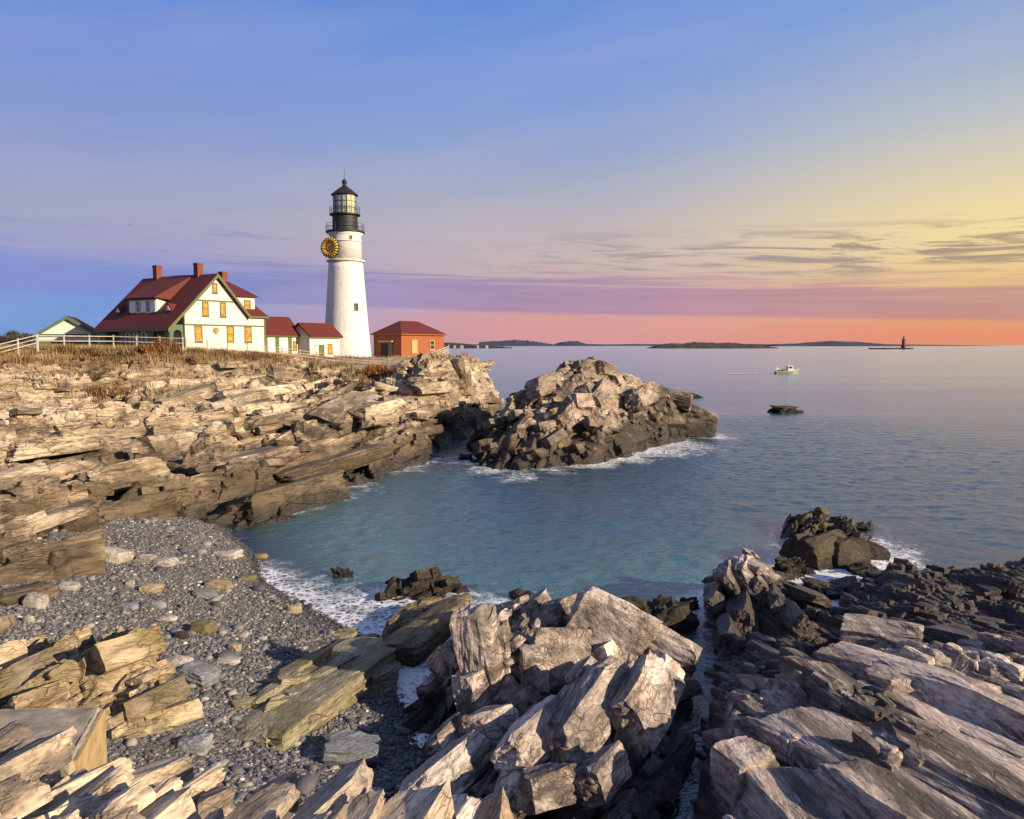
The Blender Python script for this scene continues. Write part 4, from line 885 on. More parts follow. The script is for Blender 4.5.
# ------------------------------------------------------------------ link buildings towards the tower, same bearing
def hl(x, y, z=0):
    return (HO[0] + x * math.cos(HA) - y * math.sin(HA), HO[1] + x * math.sin(HA) + y * math.cos(HA), z)
def cottage(name, label, x0, x1, y0, y1, zb, ze, zr, wins, doors, shut, side_pts=True):
    root = empty(name, hl(x0, y0, zb), HA); tag(root, label, 'building'); L_ = x1 - x0; D = y1 - y0; e = ze - zb; r = zr - zb
    m = MB(); m.box(0, L_, 0, .2, -1.5, e); m.box(0, L_, D - .2, D, -1.5, e)
    m.prism([(.2, -1.5), (D - .2, -1.5), (D - .2, e), (D / 2, r - .12), (.2, e)], 'x', .02, .2); m.prism([(.2, -1.5), (D - .2, -1.5), (D - .2, e), (D / 2, r - .12), (.2, e)], 'x', L_ - .2, L_ - .02)
    m.build('wall', M['white'], root)
    m = MB(); m.slab([(-.3, -.45, e - .2), (L_ + .3, -.45, e - .2), (L_ + .3, D / 2, r), (-.3, D / 2, r)], .18); m.slab([(-.3, D + .45, e - .2), (L_ + .3, D + .45, e - .2), (L_ + .3, D / 2, r), (-.3, D / 2, r)], .18)
    m.build('roof', M['red_roof'], root)
    m = MB(); front.bar(m, -.3, L_ + .3, e - .42, e - .2, .3, .38); m.build('eave_trim', M['olive_trim'], root)
    for a, z, w_, h, pn in wins: front.window(root, a, z, w_, h, M['white'] if pn != 'sunrise_pane' else M['olive_trim'], M[pn], .1)
    for a, w_ in doors:
        m = MB(); front.bar(m, a - w_ / 2, a + w_ / 2, -.6, 1.55, .003, .07); o = m.build('door', M['olive_trim'], root)
        m = MB(); m.tube((a + w_ * .35, -.07, .45), (a + w_ * .35, -.15, .45), .05); m.build('handle', M['black'], o)
    for a, w_ in shut:
        m = MB(); front.bar(m, a - w_ / 2, a + w_ / 2, -1.2, e - .45, .003, .05); m.build('green_panel', M['olive_trim'], root)
    return root
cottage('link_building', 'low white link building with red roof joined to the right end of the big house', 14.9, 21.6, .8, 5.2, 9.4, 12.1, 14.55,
        [(1.55, 1.0, .95, 1.5, 'panel'), (3.75, 1.0, .95, 1.5, 'panel'), (5.9, 1.0, .7, 1.3, 'sunrise_pane')], [], [(.6, .6), (2.65, .7), (5.0, .7)])
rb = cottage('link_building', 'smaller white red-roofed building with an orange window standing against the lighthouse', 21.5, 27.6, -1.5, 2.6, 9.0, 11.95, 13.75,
             [(4.0, .95, .95, 1.5, 'sunrise_pane'), (1.0, 1.35, .45, .5, 'dark_glass')], [(2.3, 1.1)], [])
# ------------------------------------------------------------------ brick building by the tower
bo = P(401.4, 357, 127.0); bo[2] = 8.35
brick = empty('brick_building', tuple(bo), R(58)); tag(brick, 'small orange brick building with a red hipped roof right of the lighthouse', 'building')
BL, BD, BE, BR = 11.3, 5.75, 3.95, 6.1
m = MB(); m.box(0, BL, 0, BD, -2.0, BE); m.build('wall', M['orange_brick'], brick)
m = MB()
c0, c1, c2, c3 = (-.35, -.35, BE), (BL + .35, -.35, BE), (BL + .35, BD + .35, BE), (-.35, BD + .35, BE); r0, r1 = (3.2, BD / 2, BR), (7.8, BD / 2, BR)
m.add([c0, c1, c2, c3, r0, r1], [(0, 1, 5, 4), (1, 2, 5), (2, 3, 4, 5), (3, 0, 4), (3, 2, 1, 0)])
m.build('roof', M['red_roof'], brick)
m = MB(); front.bar(m, -.36, BL + .36, BE - .2, BE - .02, .28, .37); side.bar(m, -.27, BD + .36, BE - .2, BE - .02, .28, .37); m.build('eave_trim', M['orange_brick'], brick)
tan = simple('tan boarded window', (.52, .30, .13, 1), .7, .1)
front.window(brick, 3.3, 1.95, 1.4, 2.1, tan, tan, .14); front.window(brick, 7.9, 2.15, 1.3, 1.6, tan, M['dark_glass'], .12)
m = MB(); side.bar(m, 2.6, 4.2, -.6, 2.35, .003, .06); o = m.build('doorway', M['black'], brick)
m = MB(); side.bar(m, 1.75, 2.58, -.6, 2.55, .003, .12); o = m.build('door', M['green'], brick)
m = MB(); side.bar(m, 1.6, 4.4, 2.6, 2.85, .003, .5); m.build('canopy', M['grey_wood'], brick)

# ------------------------------------------------------------------ gabled shed at the far left
so = P(37.5, 334, 112.0); so[2] = 9.6; SA = R(20)
shed = empty('gabled_shed', tuple(so), SA); tag(shed, 'pale gabled shed with one red roof slope showing, standing left of the big house', 'shed')
sw, se, sr, sl = 7.5, 2.55, 5.0, 7.0
m = MB(); m.prism([(0, -2), (sw, -2), (sw, se), (sw / 2, sr - .15), (0, se)], 'y', 0, sl); m.build('wall', M['white'], shed)
m = MB(); m.slab([(-.5, -.4, se - .25), (sw / 2, -.4, sr), (sw / 2, sl + .4, sr), (-.5, sl + .4, se - .25)], .2); m.slab([(sw + .5, -.4, se - .25), (sw / 2, -.4, sr), (sw / 2, sl + .4, sr), (sw + .5, sl + .4, se - .25)], .2)
m.build('roof', M['red_roof'], shed)
m = MB()
for a0, a1 in ((-.5, sw / 2), (sw + .5, sw / 2)): front.poly(m, [(a0, se - .7), (a1, sr - .5), (a1, sr - .03), (a0, se - .28)], .4, .48)
front.bar(m, 0, sw, se - .55, se - .1, .003, .06); front.bar(m, 0, sw, -1.2, se - .95, .003, .05)
m.build('trim', M['green'], shed)

# ------------------------------------------------------------------ lighthouse
TD = 126.0; tp = P(347.3, 357, TD); tz = tp[2]; K = TD / FPX
lh = empty('lighthouse', (tp[0], tp[1], tz)); lh.scale = (1, 1, .965); tag(lh, 'tall white tapering lighthouse with black gallery and lantern room', 'lighthouse')
m = MB(); pr = [(3.95, -2.5)] + [(3.78 - (3.78 - 2.62) * (k / 14) ** .88, 15.28 * k / 14) for k in range(15)]
m.lathe(pr, 64); o = m.build('tower', M['tower_white'], lh, smooth=True)
m = MB(); m.lathe([(2.62, 15.28), (2.95, 15.3), (2.98, 15.5), (2.62, 15.62)], 64); m.lathe([(2.49, 18.4), (2.62, 18.42), (2.62, 18.55), (2.49, 18.57)], 64); m.build('belt_course', M['white'], lh)
m = MB(); m.lathe([(2.50, 15.6), (2.42, 19.2), (2.46, 19.5), (2.75, 19.8)], 64); m.build('upper_tower', M['tower_white'], lh, smooth=True)
m = MB(); m.lathe([(2.6, 19.8), (2.98, 19.9), (2.98, 20.12), (1.9, 20.14)], 48); o = m.build('gallery', M['black'], lh)
def railing(parent, rad, z, h, n):
    m = MB()
    for k in range(n):
        a = 2 * math.pi * k / n; m.tube((rad * math.cos(a), rad * math.sin(a), z), (rad * math.cos(a), rad * math.sin(a), z + h), .03, n=5)
    for t in (.5, 1.0): m.ring(rad, z + h * t, .028, 48, 5)
    m.build('railing', M['black'], parent)
railing(o, 2.92, 20.12, 1.15, 20)
m = MB(); m.lathe([(1.93, 20.14), (1.93, 22.5), (2.1, 22.6)], 48); m.build('watch_room', M['black'], lh)
m = MB(); m.lathe([(2.1, 22.6), (2.36, 22.66), (2.36, 22.85), (1.8, 22.86)], 48); o = m.build('lantern_deck', M['black'], lh); railing(o, 2.3, 22.85, 1.1, 18)
m = MB(); m.lathe([(1.72, 22.86), (1.72, 25.8)], 16); o = m.build('lantern_glass', M['glass_pane'], lh)
m = MB()
for k in range(16):
    a = 2 * math.pi * k / 16; m.tube((1.76 * math.cos(a), 1.76 * math.sin(a), 22.86), (1.76 * math.cos(a), 1.76 * math.sin(a), 25.8), .05, n=5)
for z in (23.8, 24.8): m.ring(1.76, z, .045, 32, 5)
m.build('glazing_bars', M['black'], o)
m = MB()
for k in (13, 14): 
    a0, a1 = 2 * math.pi * k / 16, 2 * math.pi * (k + 1) / 16; q = 1.79
    m.quad((q * math.cos(a0), q * math.sin(a0), 22.95), (q * math.cos(a1), q * math.sin(a1), 22.95), (q * math.cos(a1), q * math.sin(a1), 25.7), (q * math.cos(a0), q * math.sin(a0), 25.7))
m.build('lit_pane', M['lens'], o)
m = MB(); m.lathe([(2.02, 25.8), (2.08, 25.92), (1.1, 26.75), (.36, 27.3), (.28, 27.6)], 32); o = m.build('lantern_roof', M['black'], lh)
m = MB(); m.lathe([(.05, 27.55), (.32, 27.66), (.42, 27.95), (.3, 28.25), (.12, 28.4)], 20); m.build('vent_ball', M['black'], o)
m = MB(); m.tube((0, 0, 28.3), (0, 0, 30.0), .04, .02); m.build('lightning_rod', M['black'], o)
cdir = Vector((-tp[0], -tp[1], 0)).normalized(); lft = Vector((-cdir.y, cdir.x, 0)) * -1
if lft.x > 0: lft = -lft
def tower_face(deg, rad, z):
    n = cdir * math.cos(R(deg)) + lft * math.sin(R(deg)); t_ = Vector((-n.y, n.x, 0)); c_ = n * rad + Vector((0, 0, z))
    return Face(lambda a, zz, o, n=n, t_=t_, c_=c_: tuple(c_ + t_ * a + n * o + Vector((0, 0, zz))))
tower_face(-28, 3.17, 8.0).window(lh, 0, 0, .6, 1.15, M['olive_trim'], M['dark_glass'], .1)
tower_face(-20, 2.40, 18.95).window(lh, 0, 0, .45, .6, M['olive_trim'], M['dark_glass'], .08)
# wreath hung on the upper tower: a garland ring with gold ribbons and a bow
wn = (cdir * math.cos(R(46)) + lft * math.sin(R(46))).normalized(); wc = Vector((tp[0], tp[1], tz + 16.7)) + wn * 2.72 + lft * .35
wr = empty('wreath', tuple(wc)); wr.rotation_mode = 'QUATERNION'; wn = (cdir * math.cos(R(32)) + lft * math.sin(R(32))).normalized(); wr.rotation_quaternion = wn.to_track_quat('Z', 'Y')
tag(wr, 'big round dark wreath with radiating gold ribbons hung high on the lighthouse', 'wreath')
m = MB(); m.ring(1.15, 0, .42, 40, 8); o = m.build('garland', M['fir'], wr, smooth=True)
for v in o.data.vertices: v.co += Vector((random.Random(v.index).uniform(-.06, .06), random.Random(v.index + 999).uniform(-.06, .06), random.Random(v.index + 77).uniform(-.05, .05)))
m = MB(); nr = 22
for k in range(nr):
    a = 2 * math.pi * k / nr; ca, sa = math.cos(a), math.sin(a)
    pr = [(.70, .26), (.9, .43), (1.15, .49), (1.4, .43), (1.58, .25)]; hw = .05
    for (q0, z0), (q1, z1) in zip(pr[:-1], pr[1:]):
        w0, w1 = hw * q0, hw * q1
        m.quad((q0 * ca - w0 * sa * 1.3, q0 * sa + w0 * ca * 1.3, z0), (q0 * ca + w0 * sa * 1.3, q0 * sa - w0 * ca * 1.3, z0), (q1 * ca + w1 * sa * 1.3, q1 * sa - w1 * ca * 1.3, z1), (q1 * ca - w1 * sa * 1.3, q1 * sa + w1 * ca * 1.3, z1))
m.build('ribbon', M['gold'], wr)
m = MB(); m.lathe([(.78, .02), (.78, .10), (.5, .2), (.1, .26)], 20); m.build('centre_disc', M['gold'], wr)
bow = simple('rust red bow', (.42, .13, .05, 1), .5, .2)
m = MB()
for s_ in (-1, 1):
    m.add([(0, 0, .3), (s_ * .5, .35, .42), (s_ * .62, 0, .36), (s_ * .5, -.25, .42), (s_ * .1, -.8, .34), (s_ * .3, -.78, .34)], [(0, 1, 2), (0, 2, 3), (0, 4, 5)])
m.build('bow', bow, wr)
# ------------------------------------------------------------------ fences along the cliff top
def fence(name, label, pts, post_step, h, rails, m_, pw=.06, rh=.04):
    """pts: ground points; posts every post_step metres, rails at the given heights"""
    w_ = [Vector(p) for p in pts]; root = empty(name, tuple(w_[0])); tag(root, label, 'fence'); o0 = w_[0]
    seg = [(b - a).length for a, b in zip(w_[:-1], w_[1:])]; n = max(2, int(sum(seg) / post_step)); tot = sum(seg); P_ = []
    for k in range(n + 1):
        d = tot * k / n; i = 0
        while i < len(seg) - 1 and d > seg[i]: d -= seg[i]; i += 1
        p = w_[i].lerp(w_[i + 1], min(1, d / seg[i])); P_.append(p)
    for p in P_:
        q = p - o0; m = MB(); m.box(q.x - pw, q.x + pw, q.y - pw, q.y + pw, q.z - .6, q.z + h); m.box(q.x - pw * 1.3, q.x + pw * 1.3, q.y - pw * 1.3, q.y + pw * 1.3, q.z + h, q.z + h + .05)
        m.build('post', m_, root)
    for r_ in rails:
        m = MB()
        for a, b in zip(P_[:-1], P_[1:]):
            a_ = a - o0; b_ = b - o0; d = (b_ - a_).normalized(); s_ = Vector((-d.y, d.x, 0)).normalized() * .035
            z = Vector((0, 0, r_)); zh = Vector((0, 0, rh))
            q = [a_ + z - zh - s_, b_ + z - zh - s_, b_ + z - zh + s_, a_ + z - zh + s_, a_ + z + zh - s_, b_ + z + zh - s_, b_ + z + zh + s_, a_ + z + zh + s_]
            m.add([tuple(v) for v in q], [(0, 3, 2, 1), (4, 5, 6, 7), (0, 1, 5, 4), (1, 2, 6, 5), (2, 3, 7, 6), (3, 0, 4, 7)])
        m.build('rail', m_, root)
    return root
def gp(px, py, d):
    p = P(px, py, d); return (p[0], p[1], max(p[2], hz_at(p[0], p[1]) - .05))
fence('rail_fence', 'white three-rail fence climbing from the left edge of the view', [P(-60, 366, 74), P(-8, 358, 79), P(37, 346, 86)], 3.0, 1.25, (.35, .75, 1.15), M['fence'])
fence('rail_fence', 'white two-rail fence in front of the gabled shed and the porch', [gp(38, 346, 86.2), gp(74, 346, 89), gp(111, 346, 92), gp(150, 347, 92), gp(183, 348, 92)], 2.6, 1.2, (.55, 1.1), M['fence'])
fence('rail_fence', 'thin pale fence along the slope below the white gable front and link buildings', [gp(186, 348, 92), gp(245, 352, 97), gp(290, 357, 102), gp(330, 362, 106), gp(372, 366, 107)], 2.4, 1.05, (.3, .65, 1.0), M['grey_wood'], .055, .035)
fence('rail_fence', 'wide grey fence curving below the brick building to the cliff edge', [gp(374, 366, 107), gp(400, 367, 106.5), gp(422, 364, 106), gp(436, 359, 107), gp(449, 354, 110)], 2.0, 1.25, (.22, .5, .78, 1.06), M['grey_wood'], .06, .07)
# ------------------------------------------------------------------ dry grass and brush
def grass_mat(name, a, b, c_):
    m, t = mat(name); v = t.node('Attribute', {'attribute_name': 'tone'}).outputs['Fac']
    b_ = t.node('BsdfPrincipled', None, Base_Color=t.ramp(v, [(0, a), (.5, b), (1, c_)]), Roughness=.8); b_.inputs['Specular IOR Level'].default_value = .15
    finish(t, b_); return m
M['dry_grass'] = grass_mat('dry grass', (.10, .062, .03, 1), (.23, .15, .075, 1), (.36, .27, .15, 1))
M['brush'] = grass_mat('dry brush', (.055, .03, .016, 1), (.15, .08, .035, 1), (.30, .18, .08, 1))
M['rust_brush'] = grass_mat('rust coloured brush', (.11, .04, .012, 1), (.26, .10, .03, 1), (.38, .19, .07, 1))
def blades(pos, h, wd, rng, lean=.35):
    n = len(pos); a = rng.uniform(0, 2 * math.pi, n); wv = np.stack([np.cos(a), np.sin(a), np.zeros(n)], -1) * (wd * rng.uniform(.6, 1.3, n))[:, None]
    la = rng.uniform(0, 2 * math.pi, n); ln = rng.uniform(0, lean, n) * h
    tip = pos + np.stack([np.cos(la) * ln, np.sin(la) * ln, h], -1)
    V = np.stack([pos - wv, pos + wv, tip], 1).reshape(-1, 3); F = np.arange(3 * n).reshape(-1, 3)
    return V, F
rng = np.random.default_rng(4)
# turf: everywhere on the cliff top and down the first rocks, thinning
gx = rng.uniform(-75, -6, 170000); gy = rng.uniform(66, 118, 170000)
gz = np.array([hz_at(a, b) for a, b in zip(gx, gy)])
pr = sm(gz, 8.2, 9.2) * sm(fbm(gx * .22, gy * .22, 12, 3), -.25, .12) * (gx > -.66 * gy - 1) * (gx < -4 - (gy - 100) * .2)
# a brushy gully and patches lower on the rock
for px, py, d, r_ in [(105, 388, 76, 4.0), (60, 372, 78, 3.5), (20, 372, 74, 4), (150, 372, 84, 4), (385, 378, 97, 4.0), (370, 385, 92, 2.5), (330, 372, 98, 5), (250, 362, 94, 4), (410, 372, 99, 3.5)]:
    c_ = P(px, py, d); pr = np.maximum(pr, np.exp(-((gx - c_[0]) ** 2 + (gy - c_[1]) ** 2) / (r_ * r_)) * 1.2 * sm(fbm(gx * .5, gy * .5, 19, 2), -.3, .2))
k = rng.uniform(0, 1, len(gx)) < pr
gx, gy, gz = gx[k], gy[k], gz[k]
V, F = blades(np.stack([gx, gy, gz - .15], -1), rng.uniform(.25, .75, len(gx)), .05, rng, .6)
o = np_mesh('dry_grass', V, F, M['dry_grass'], None, False); tn = np.repeat(np.clip(.5 + 1.1 * fbm(gx * .15, gy * .15, 41, 3) + rng.normal(0, .18, len(gx)), 0, 1), 3); attr(o, 'tone', tn)
tag(o, 'dry tan grass and low scrub along the cliff top', 'grass', kind='stuff')
def bush(label, px, py, d, w_, h, m_, n=900, seed=0, cat='bush'):
    c_ = P(px, py, d); z = hz_at(c_[0], c_[1]); r_ = np.random.default_rng(seed)
    a = r_.uniform(0, 2 * math.pi, n); q = np.sqrt(r_.uniform(0, 1, n)) * w_ / 2
    lump = 1 + .35 * np.sin(a * 3 + seed) ; q = q * lump
    pos = np.stack([q * np.cos(a), q * np.sin(a) * .7, r_.uniform(-.2, .35, n) * h * (1 - (q / (w_ * .75)) ** 2)], -1)
    V, F = blades(pos, h * r_.uniform(.25, .8, n) * np.clip(1.05 - (q / (w_ * .62)) ** 2, .2, 1), .045, r_, .5)
    root = empty('dry_bush', (c_[0], c_[1], z)); tag(root, label, cat, 'dry bushes along the cliff-top fence')
    o = np_mesh('twigs', V, F, m_, root, False); attr(o, 'tone', np.repeat(r_.uniform(0, 1, n), 3))  # loose dry twigs of the bush, drawn as thin blades
    m = MB()
    for s_ in range(5): 
        t_ = r_.uniform(-.3, .3, 2); m.tube((t_[0] * .3, t_[1] * .3, -.2), (t_[0] * w_, t_[1] * w_, h * .55), .04, .015, 5)
    m.build('stem', M['brush'], root)
bush('brown bush in front of the gabled shed', 66, 350, 87, 3.6, 1.7, M['brush'], 1400, 1)
bush('low brown bush between the shed and the porch', 90, 350, 88, 2.6, 1.2, M['brush'], 900, 2)
bush('tall tan reeds below the left end of the porch', 122, 352, 88.5, 3.4, 1.2, M['dry_grass'], 1200, 3)
bush('brown bush by the fence under the three arched windows', 143, 351, 89, 2.6, 1.3, M['brush'], 900, 4)
bush('tallest brown bush, at the near corner of the big house', 166, 351, 89, 3.6, 2.3, M['brush'], 1900, 5)
bush('reddish bush just left of the white gable front', 152, 351, 88, 2.2, 1.7, M['rust_brush'], 900, 6)
bush('low brown bush under the first window of the gable front', 196, 354, 91, 3.0, .9, M['brush'], 900, 7)
bush('low tan bush under the middle of the gable front', 222, 356, 93, 3.0, .8, M['dry_grass'], 800, 8)
bush('rust coloured scrub on the rocks below the brick building', 378, 376, 99, 4.2, 1.4, M['rust_brush'], 1500, 9)
bush('rust coloured scrub beside the grey slab below the lighthouse', 362, 384, 93, 2.4, 1.0, M['rust_brush'], 800, 10)
bush('dark brown scrub in the hollow low on the left cliff', 104, 388, 75, 4.6, 1.0, M['brush'], 1500, 11)
bush('dark scrub at the top of the rocks by the left fence', 24, 366, 79, 4.2, 1.2, M['brush'], 1300, 12)
# ------------------------------------------------------------------ far land, islands, trees
def ridge(name, x0, x1, y, prof, depth, m_, seed, base=-2):
    """low land with real depth: profile heights over x, rounded front to back"""
    n = 140; k = 9; xs = np.linspace(x0, x1, n); h = np.interp(xs, np.linspace(x0, x1, len(prof)), prof)
    h = h + np.abs(fbm(xs * 40 / (x1 - x0), xs * 0, seed, 4)) * max(prof) * .22
    V = []
    for j in range(k):
        t = j / (k - 1); V.append(np.stack([xs, np.full(n, y + (t - .5) * depth), base + (h - base) * np.sin(math.pi * t) ** .6], -1))
    V = np.concatenate(V); idx = np.arange(n * k).reshape(k, n)
    f = np.stack([idx[:-1, :-1], idx[:-1, 1:], idx[1:, 1:], idx[1:, :-1]], -1).reshape(-1, 4)
    o = np_mesh(name, V, f, m_, None, True); return tag(o, kind='structure')
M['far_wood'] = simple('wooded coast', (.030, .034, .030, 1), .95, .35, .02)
M['far_haze_blue'] = simple('haze blue wooded hills', (.035, .048, .085, 1), .95, .2, .004)  # blue of the distance haze painted into the hill colour
M['low_isle'] = simple('scrubby low island', (.045, .040, .030, 1), .95, .4, .03)
def fx(px, y): return (px - 512) / FPX * y
y = 2600.; ridge('near_coast', fx(380, y), fx(512, y), y, [14, 18, 20, 21, 19, 17, 14, 10, 6, 2], 200, M['far_wood'], 3)
y = 7800.; ridge('far_hills', fx(480, y), fx(560, y), y, [40, 45, 50, 58, 52, 40, 20, 8], 900, M['far_haze_blue'], 4)
y = 8200.; ridge('far_hills', fx(545, y), fx(602, y), y, [8, 14, 38, 50, 46, 22, 12, 8], 900, M['far_haze_blue'], 5)
y = 9500.; ridge('far_hills', fx(545, y), fx(985, y), y, [14, 20, 18, 22, 18, 20, 24, 20, 24, 20, 22, 18, 14, 8, 3], 900, M['far_haze_blue'], 6)
y = 7000.; ridge('far_hills', fx(768, y), fx(892, y), y, [6, 14, 24, 36, 44, 40, 30, 16, 6], 700, M['far_haze_blue'], 7)
y = 2500.; ridge('low_island', fx(648, y), fx(772, y), y, [1, 11, 16, 14, 19, 18, 16, 17, 14, 12, 8, 2], 160, M['low_isle'], 8)
ridge('mainland', -520, -128, 330, [9.0, 9.2, 9.0, 9.2, 9.0, 8.6, 8.4, 8], 420, simple('winter field', (.10, .085, .05, 1), .95, .3, .05), 9)
# white houses on the far shore
hm = simple('far white house', (.38, .36, .35, 1), .7, .05)
for i, (px, w_, d, lab) in enumerate([(455, 6, 2490, 'tiny white house on the far shore, nearest the brick building'), (462, 9, 2485, 'long white house on the far shore, second from the brick building'), (478, 6, 2480, 'tiny white house in the middle of the far wooded shore'), (487, 8, 2490, 'white house on the far shore near the right end of the woods')]):
    e = empty('shore_house', (fx(px, d), d, 7.0)); tag(e, lab, 'house', 'white houses on the far shore')
    m = MB(); m.box(-w_ / 2, w_ / 2, -4, 4, -8, 3); m.build('wall', hm, e)
    m = MB(); m.prism([(-4.6, 3), (4.6, 3), (0, 6)], 'x', -w_ / 2 - .5, w_ / 2 + .5); m.build('roof', M['far_wood'], e)
# trees beyond the left end of the fence
M['bark'] = simple('dark bark', (.06, .045, .035, 1), .9, .2)
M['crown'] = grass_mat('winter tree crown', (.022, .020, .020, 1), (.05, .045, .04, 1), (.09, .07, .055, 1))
def tree(label, px, d, zb, h, w_, seed):
    r_ = np.random.default_rng(seed); p = P(px, 345, d)
    root = empty('tree', (p[0], p[1], zb)); tag(root, label, 'tree', 'trees beyond the left end of the fence')
    m = MB(); m.tube((0, 0, -1), (0, 0, h * .55), .22, .1, 7)
    for k in range(9):
        a = r_.uniform(0, 6.28); z = h * r_.uniform(.2, .5); m.tube((0, 0, z), (math.cos(a) * w_ * .4, math.sin(a) * w_ * .4, z + h * r_.uniform(.15, .4)), .07, .02, 5)
    m.build('trunk', M['bark'], root)
    n = 1500; c_ = r_.normal(0, 1, (14, 3)) * (w_ * .24, w_ * .24, h * .14) + (0, 0, h * .62); ci = r_.integers(0, 14, n)
    q = c_[ci] + r_.normal(0, 1, (n, 3)) * (w_ * .10, w_ * .10, h * .07)
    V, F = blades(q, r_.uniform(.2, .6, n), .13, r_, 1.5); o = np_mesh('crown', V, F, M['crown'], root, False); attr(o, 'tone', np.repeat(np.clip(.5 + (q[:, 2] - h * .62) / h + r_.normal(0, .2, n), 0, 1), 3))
tree('dark round tree at the far left edge of the view behind the fence', 2, 210, 9.0, 4.6, 8.5, 1)
tree('low dark tree second from the left edge behind the fence', 11, 230, 9.0, 4.0, 7, 2)
tree('thin taller dark tree with a pointed top left of the shed', 15, 260, 9.0, 6.6, 4, 3)
tree('broad dark tree halfway between the left edge and the shed', 22, 250, 9.0, 5.4, 8, 4)
tree('bushy dark tree hard against the left eave of the shed', 30, 240, 9.0, 5.2, 7, 5)
# lighthouse far out on its ledge
D2 = 2000.; lp = Z(902.3, 349.3, 0); lp = np.array([fx(902.3, D2), D2, 0.])
def rock_thing(name, label, loc, size, rot, m_, cat='rock', group=None, shape=0, fine=2, tone=.5, rnd=.0, rough=.05):
    from mathutils import noise as mn
    sh, tf = SHAPES[fine][shape % len(SHAPES[fine])]
    ln = np.linalg.norm(sh, axis=1, keepdims=True); sh = sh * (1 - rnd) + sh / ln * .5 * rnd
    of = Vector((shape * 3.7, shape * 1.9, 0)); dn = np.array([mn.noise(Vector(p) * 2.2 + of) + .6 * mn.noise(Vector(p) * 5.0 + of) + .4 * mn.noise(Vector(p) * 11 + of) for p in sh])
    sh = sh * (1 + rough * 2 * dn[:, None])
    V = sh * np.array(size)
    V[:, 2] = np.maximum(V[:, 2], -size[2] * .45)
    o = np_mesh(name, V, tf, m_, None, False); o.location = loc; o.rotation_euler = rot; attr(o, 'tone', np.full(len(V), tone))
    return tag(o, label, cat, group)
rock_thing('reef', 'low dark reef carrying the far lighthouse', (lp[0] - 28, D2, 0), (95, 40, 7), (0, 0, .05), M['dark_rock'], 'reef', None, 3)
fl = empty('far_lighthouse', (lp[0], D2, 2.0)); tag(fl, 'tiny dark stone lighthouse standing on a reef at the horizon', 'lighthouse')
gran = simple('dark granite', (.10, .045, .035, 1), .8, .2, .4)
m = MB(); m.lathe([(5.2, -4), (4.6, 4), (4.0, 14), (3.7, 23)], 24); m.build('tower', gran, fl, smooth=True)
m = MB(); m.lathe([(3.7, 23), (4.6, 23.4), (4.6, 24.2), (2.2, 24.3)], 24); m.build('gallery', M['black'], fl)
m = MB(); m.lathe([(2.0, 24.3), (2.0, 28.2)], 12); m.build('lantern', M['glass_pane'], fl)
m = MB(); m.lathe([(2.6, 28.2), (1.2, 30), (.25, 30.6), (.2, 32.5)], 16); m.build('lantern_roof', M['black'], fl)
m = MB(); m.box(-5.5, -3.2, -1.5, 1.5, 0, 7); m.build('landing', gran, fl)
# ------------------------------------------------------------------ lobster boat under way
bd = 292.; bp = P(786.5, 374, bd)
boat = empty('fishing_boat', (bp[0], bp[1], 0), R(4)); boat.scale = (.92, .92, .92); tag(boat, 'small white and green fishing boat motoring to the right', 'boat')
M['hull'] = simple('green and white hull paint', (.20, .26, .17, 1), .35, .1); M['boat_white'] = simple('white boat paint', (.62, .62, .58, 1), .35, .04)
secs = [(-4.6, 1.35, .95), (-2.5, 1.55, .95), (0, 1.6, 1.05), (2.2, 1.35, 1.3), (3.8, .75, 1.65), (4.9, .05, 1.95)]
m = MB(); vs = []
for x, hw, zt in secs: vs += [(x, -hw, zt), (x - .1 * (x > 3), -hw * .8, -.5), (x - .1 * (x > 3), hw * .8, -.5), (x, hw, zt)]
fs = [(4 * i + j, 4 * i + j + 1, 4 * i + j + 5, 4 * i + j + 4) for i in range(5) for j in range(3)] + [(0, 3, 2, 1), (20, 21, 22, 23)] + [(4 * i, 4 * i + 4, 4 * i + 7, 4 * i + 3) for i in range(5)]
m.add(vs, fs); m.build('hull', M['hull'], boat)
m = MB()
for (x, hw, zt), (x2, hw2, zt2) in zip(secs[:-1], secs[1:]):
    for s_ in (-1, 1): m.tube((x, s_ * hw, zt + .04), (x2, s_ * hw2, zt2 + .04), .09, n=6)
m.build('rub_rail', M['boat_white'], boat)
m = MB(); m.prism([(.2, 1.0), (2.6, 1.25), (2.2, 3.1), (.2, 3.2)], 'y', -.95, .95); o = m.build('wheelhouse', M['boat_white'], boat)
m = MB(); m.box(-.8, 2.5, -1.1, 1.1, 3.2, 3.32); m.build('wheelhouse_roof', M['boat_white'], o)
for s_ in (-1, 1): m = MB(); m.box(.5, 1.9, s_ * .967 - .012, s_ * .967 + .012, 2.2, 2.9); m.build('window', M['dark_glass'], o)
m = MB(); m.tube((.9, 0, 3.3), (.9, 0, 5.3), .06, .03); m.tube((.9, -.6, 4.4), (.9, .6, 4.4), .03); m.build('mast', M['boat_white'], boat)
m = MB(); m.tube((-4.1, 0, 1), (-4.1, 0, 3.0), .05, .04); m.tube((-4.1, 0, 2.9), (-2.6, 0, 1.6), .04); m.add([(-4.05, .02, 1.7), (-4.05, .02, 2.9), (-2.7, .02, 1.7)], [(0, 1, 2)]); m.build('steadying_sail', M['boat_white'], boat)
M['deck_gear'] = simple('dark deck gear', (.05, .06, .06, 1), .7, .3)
m = MB(); m.box(-1.9, -.9, -.8, .7, .9, 1.7); m.box(-3.2, -2.3, -.5, .9, .9, 1.45); m.tube((-.3, .9, 1), (-.6, 1.2, 2.6), .06); m.build('deck_gear', M['deck_gear'], boat)
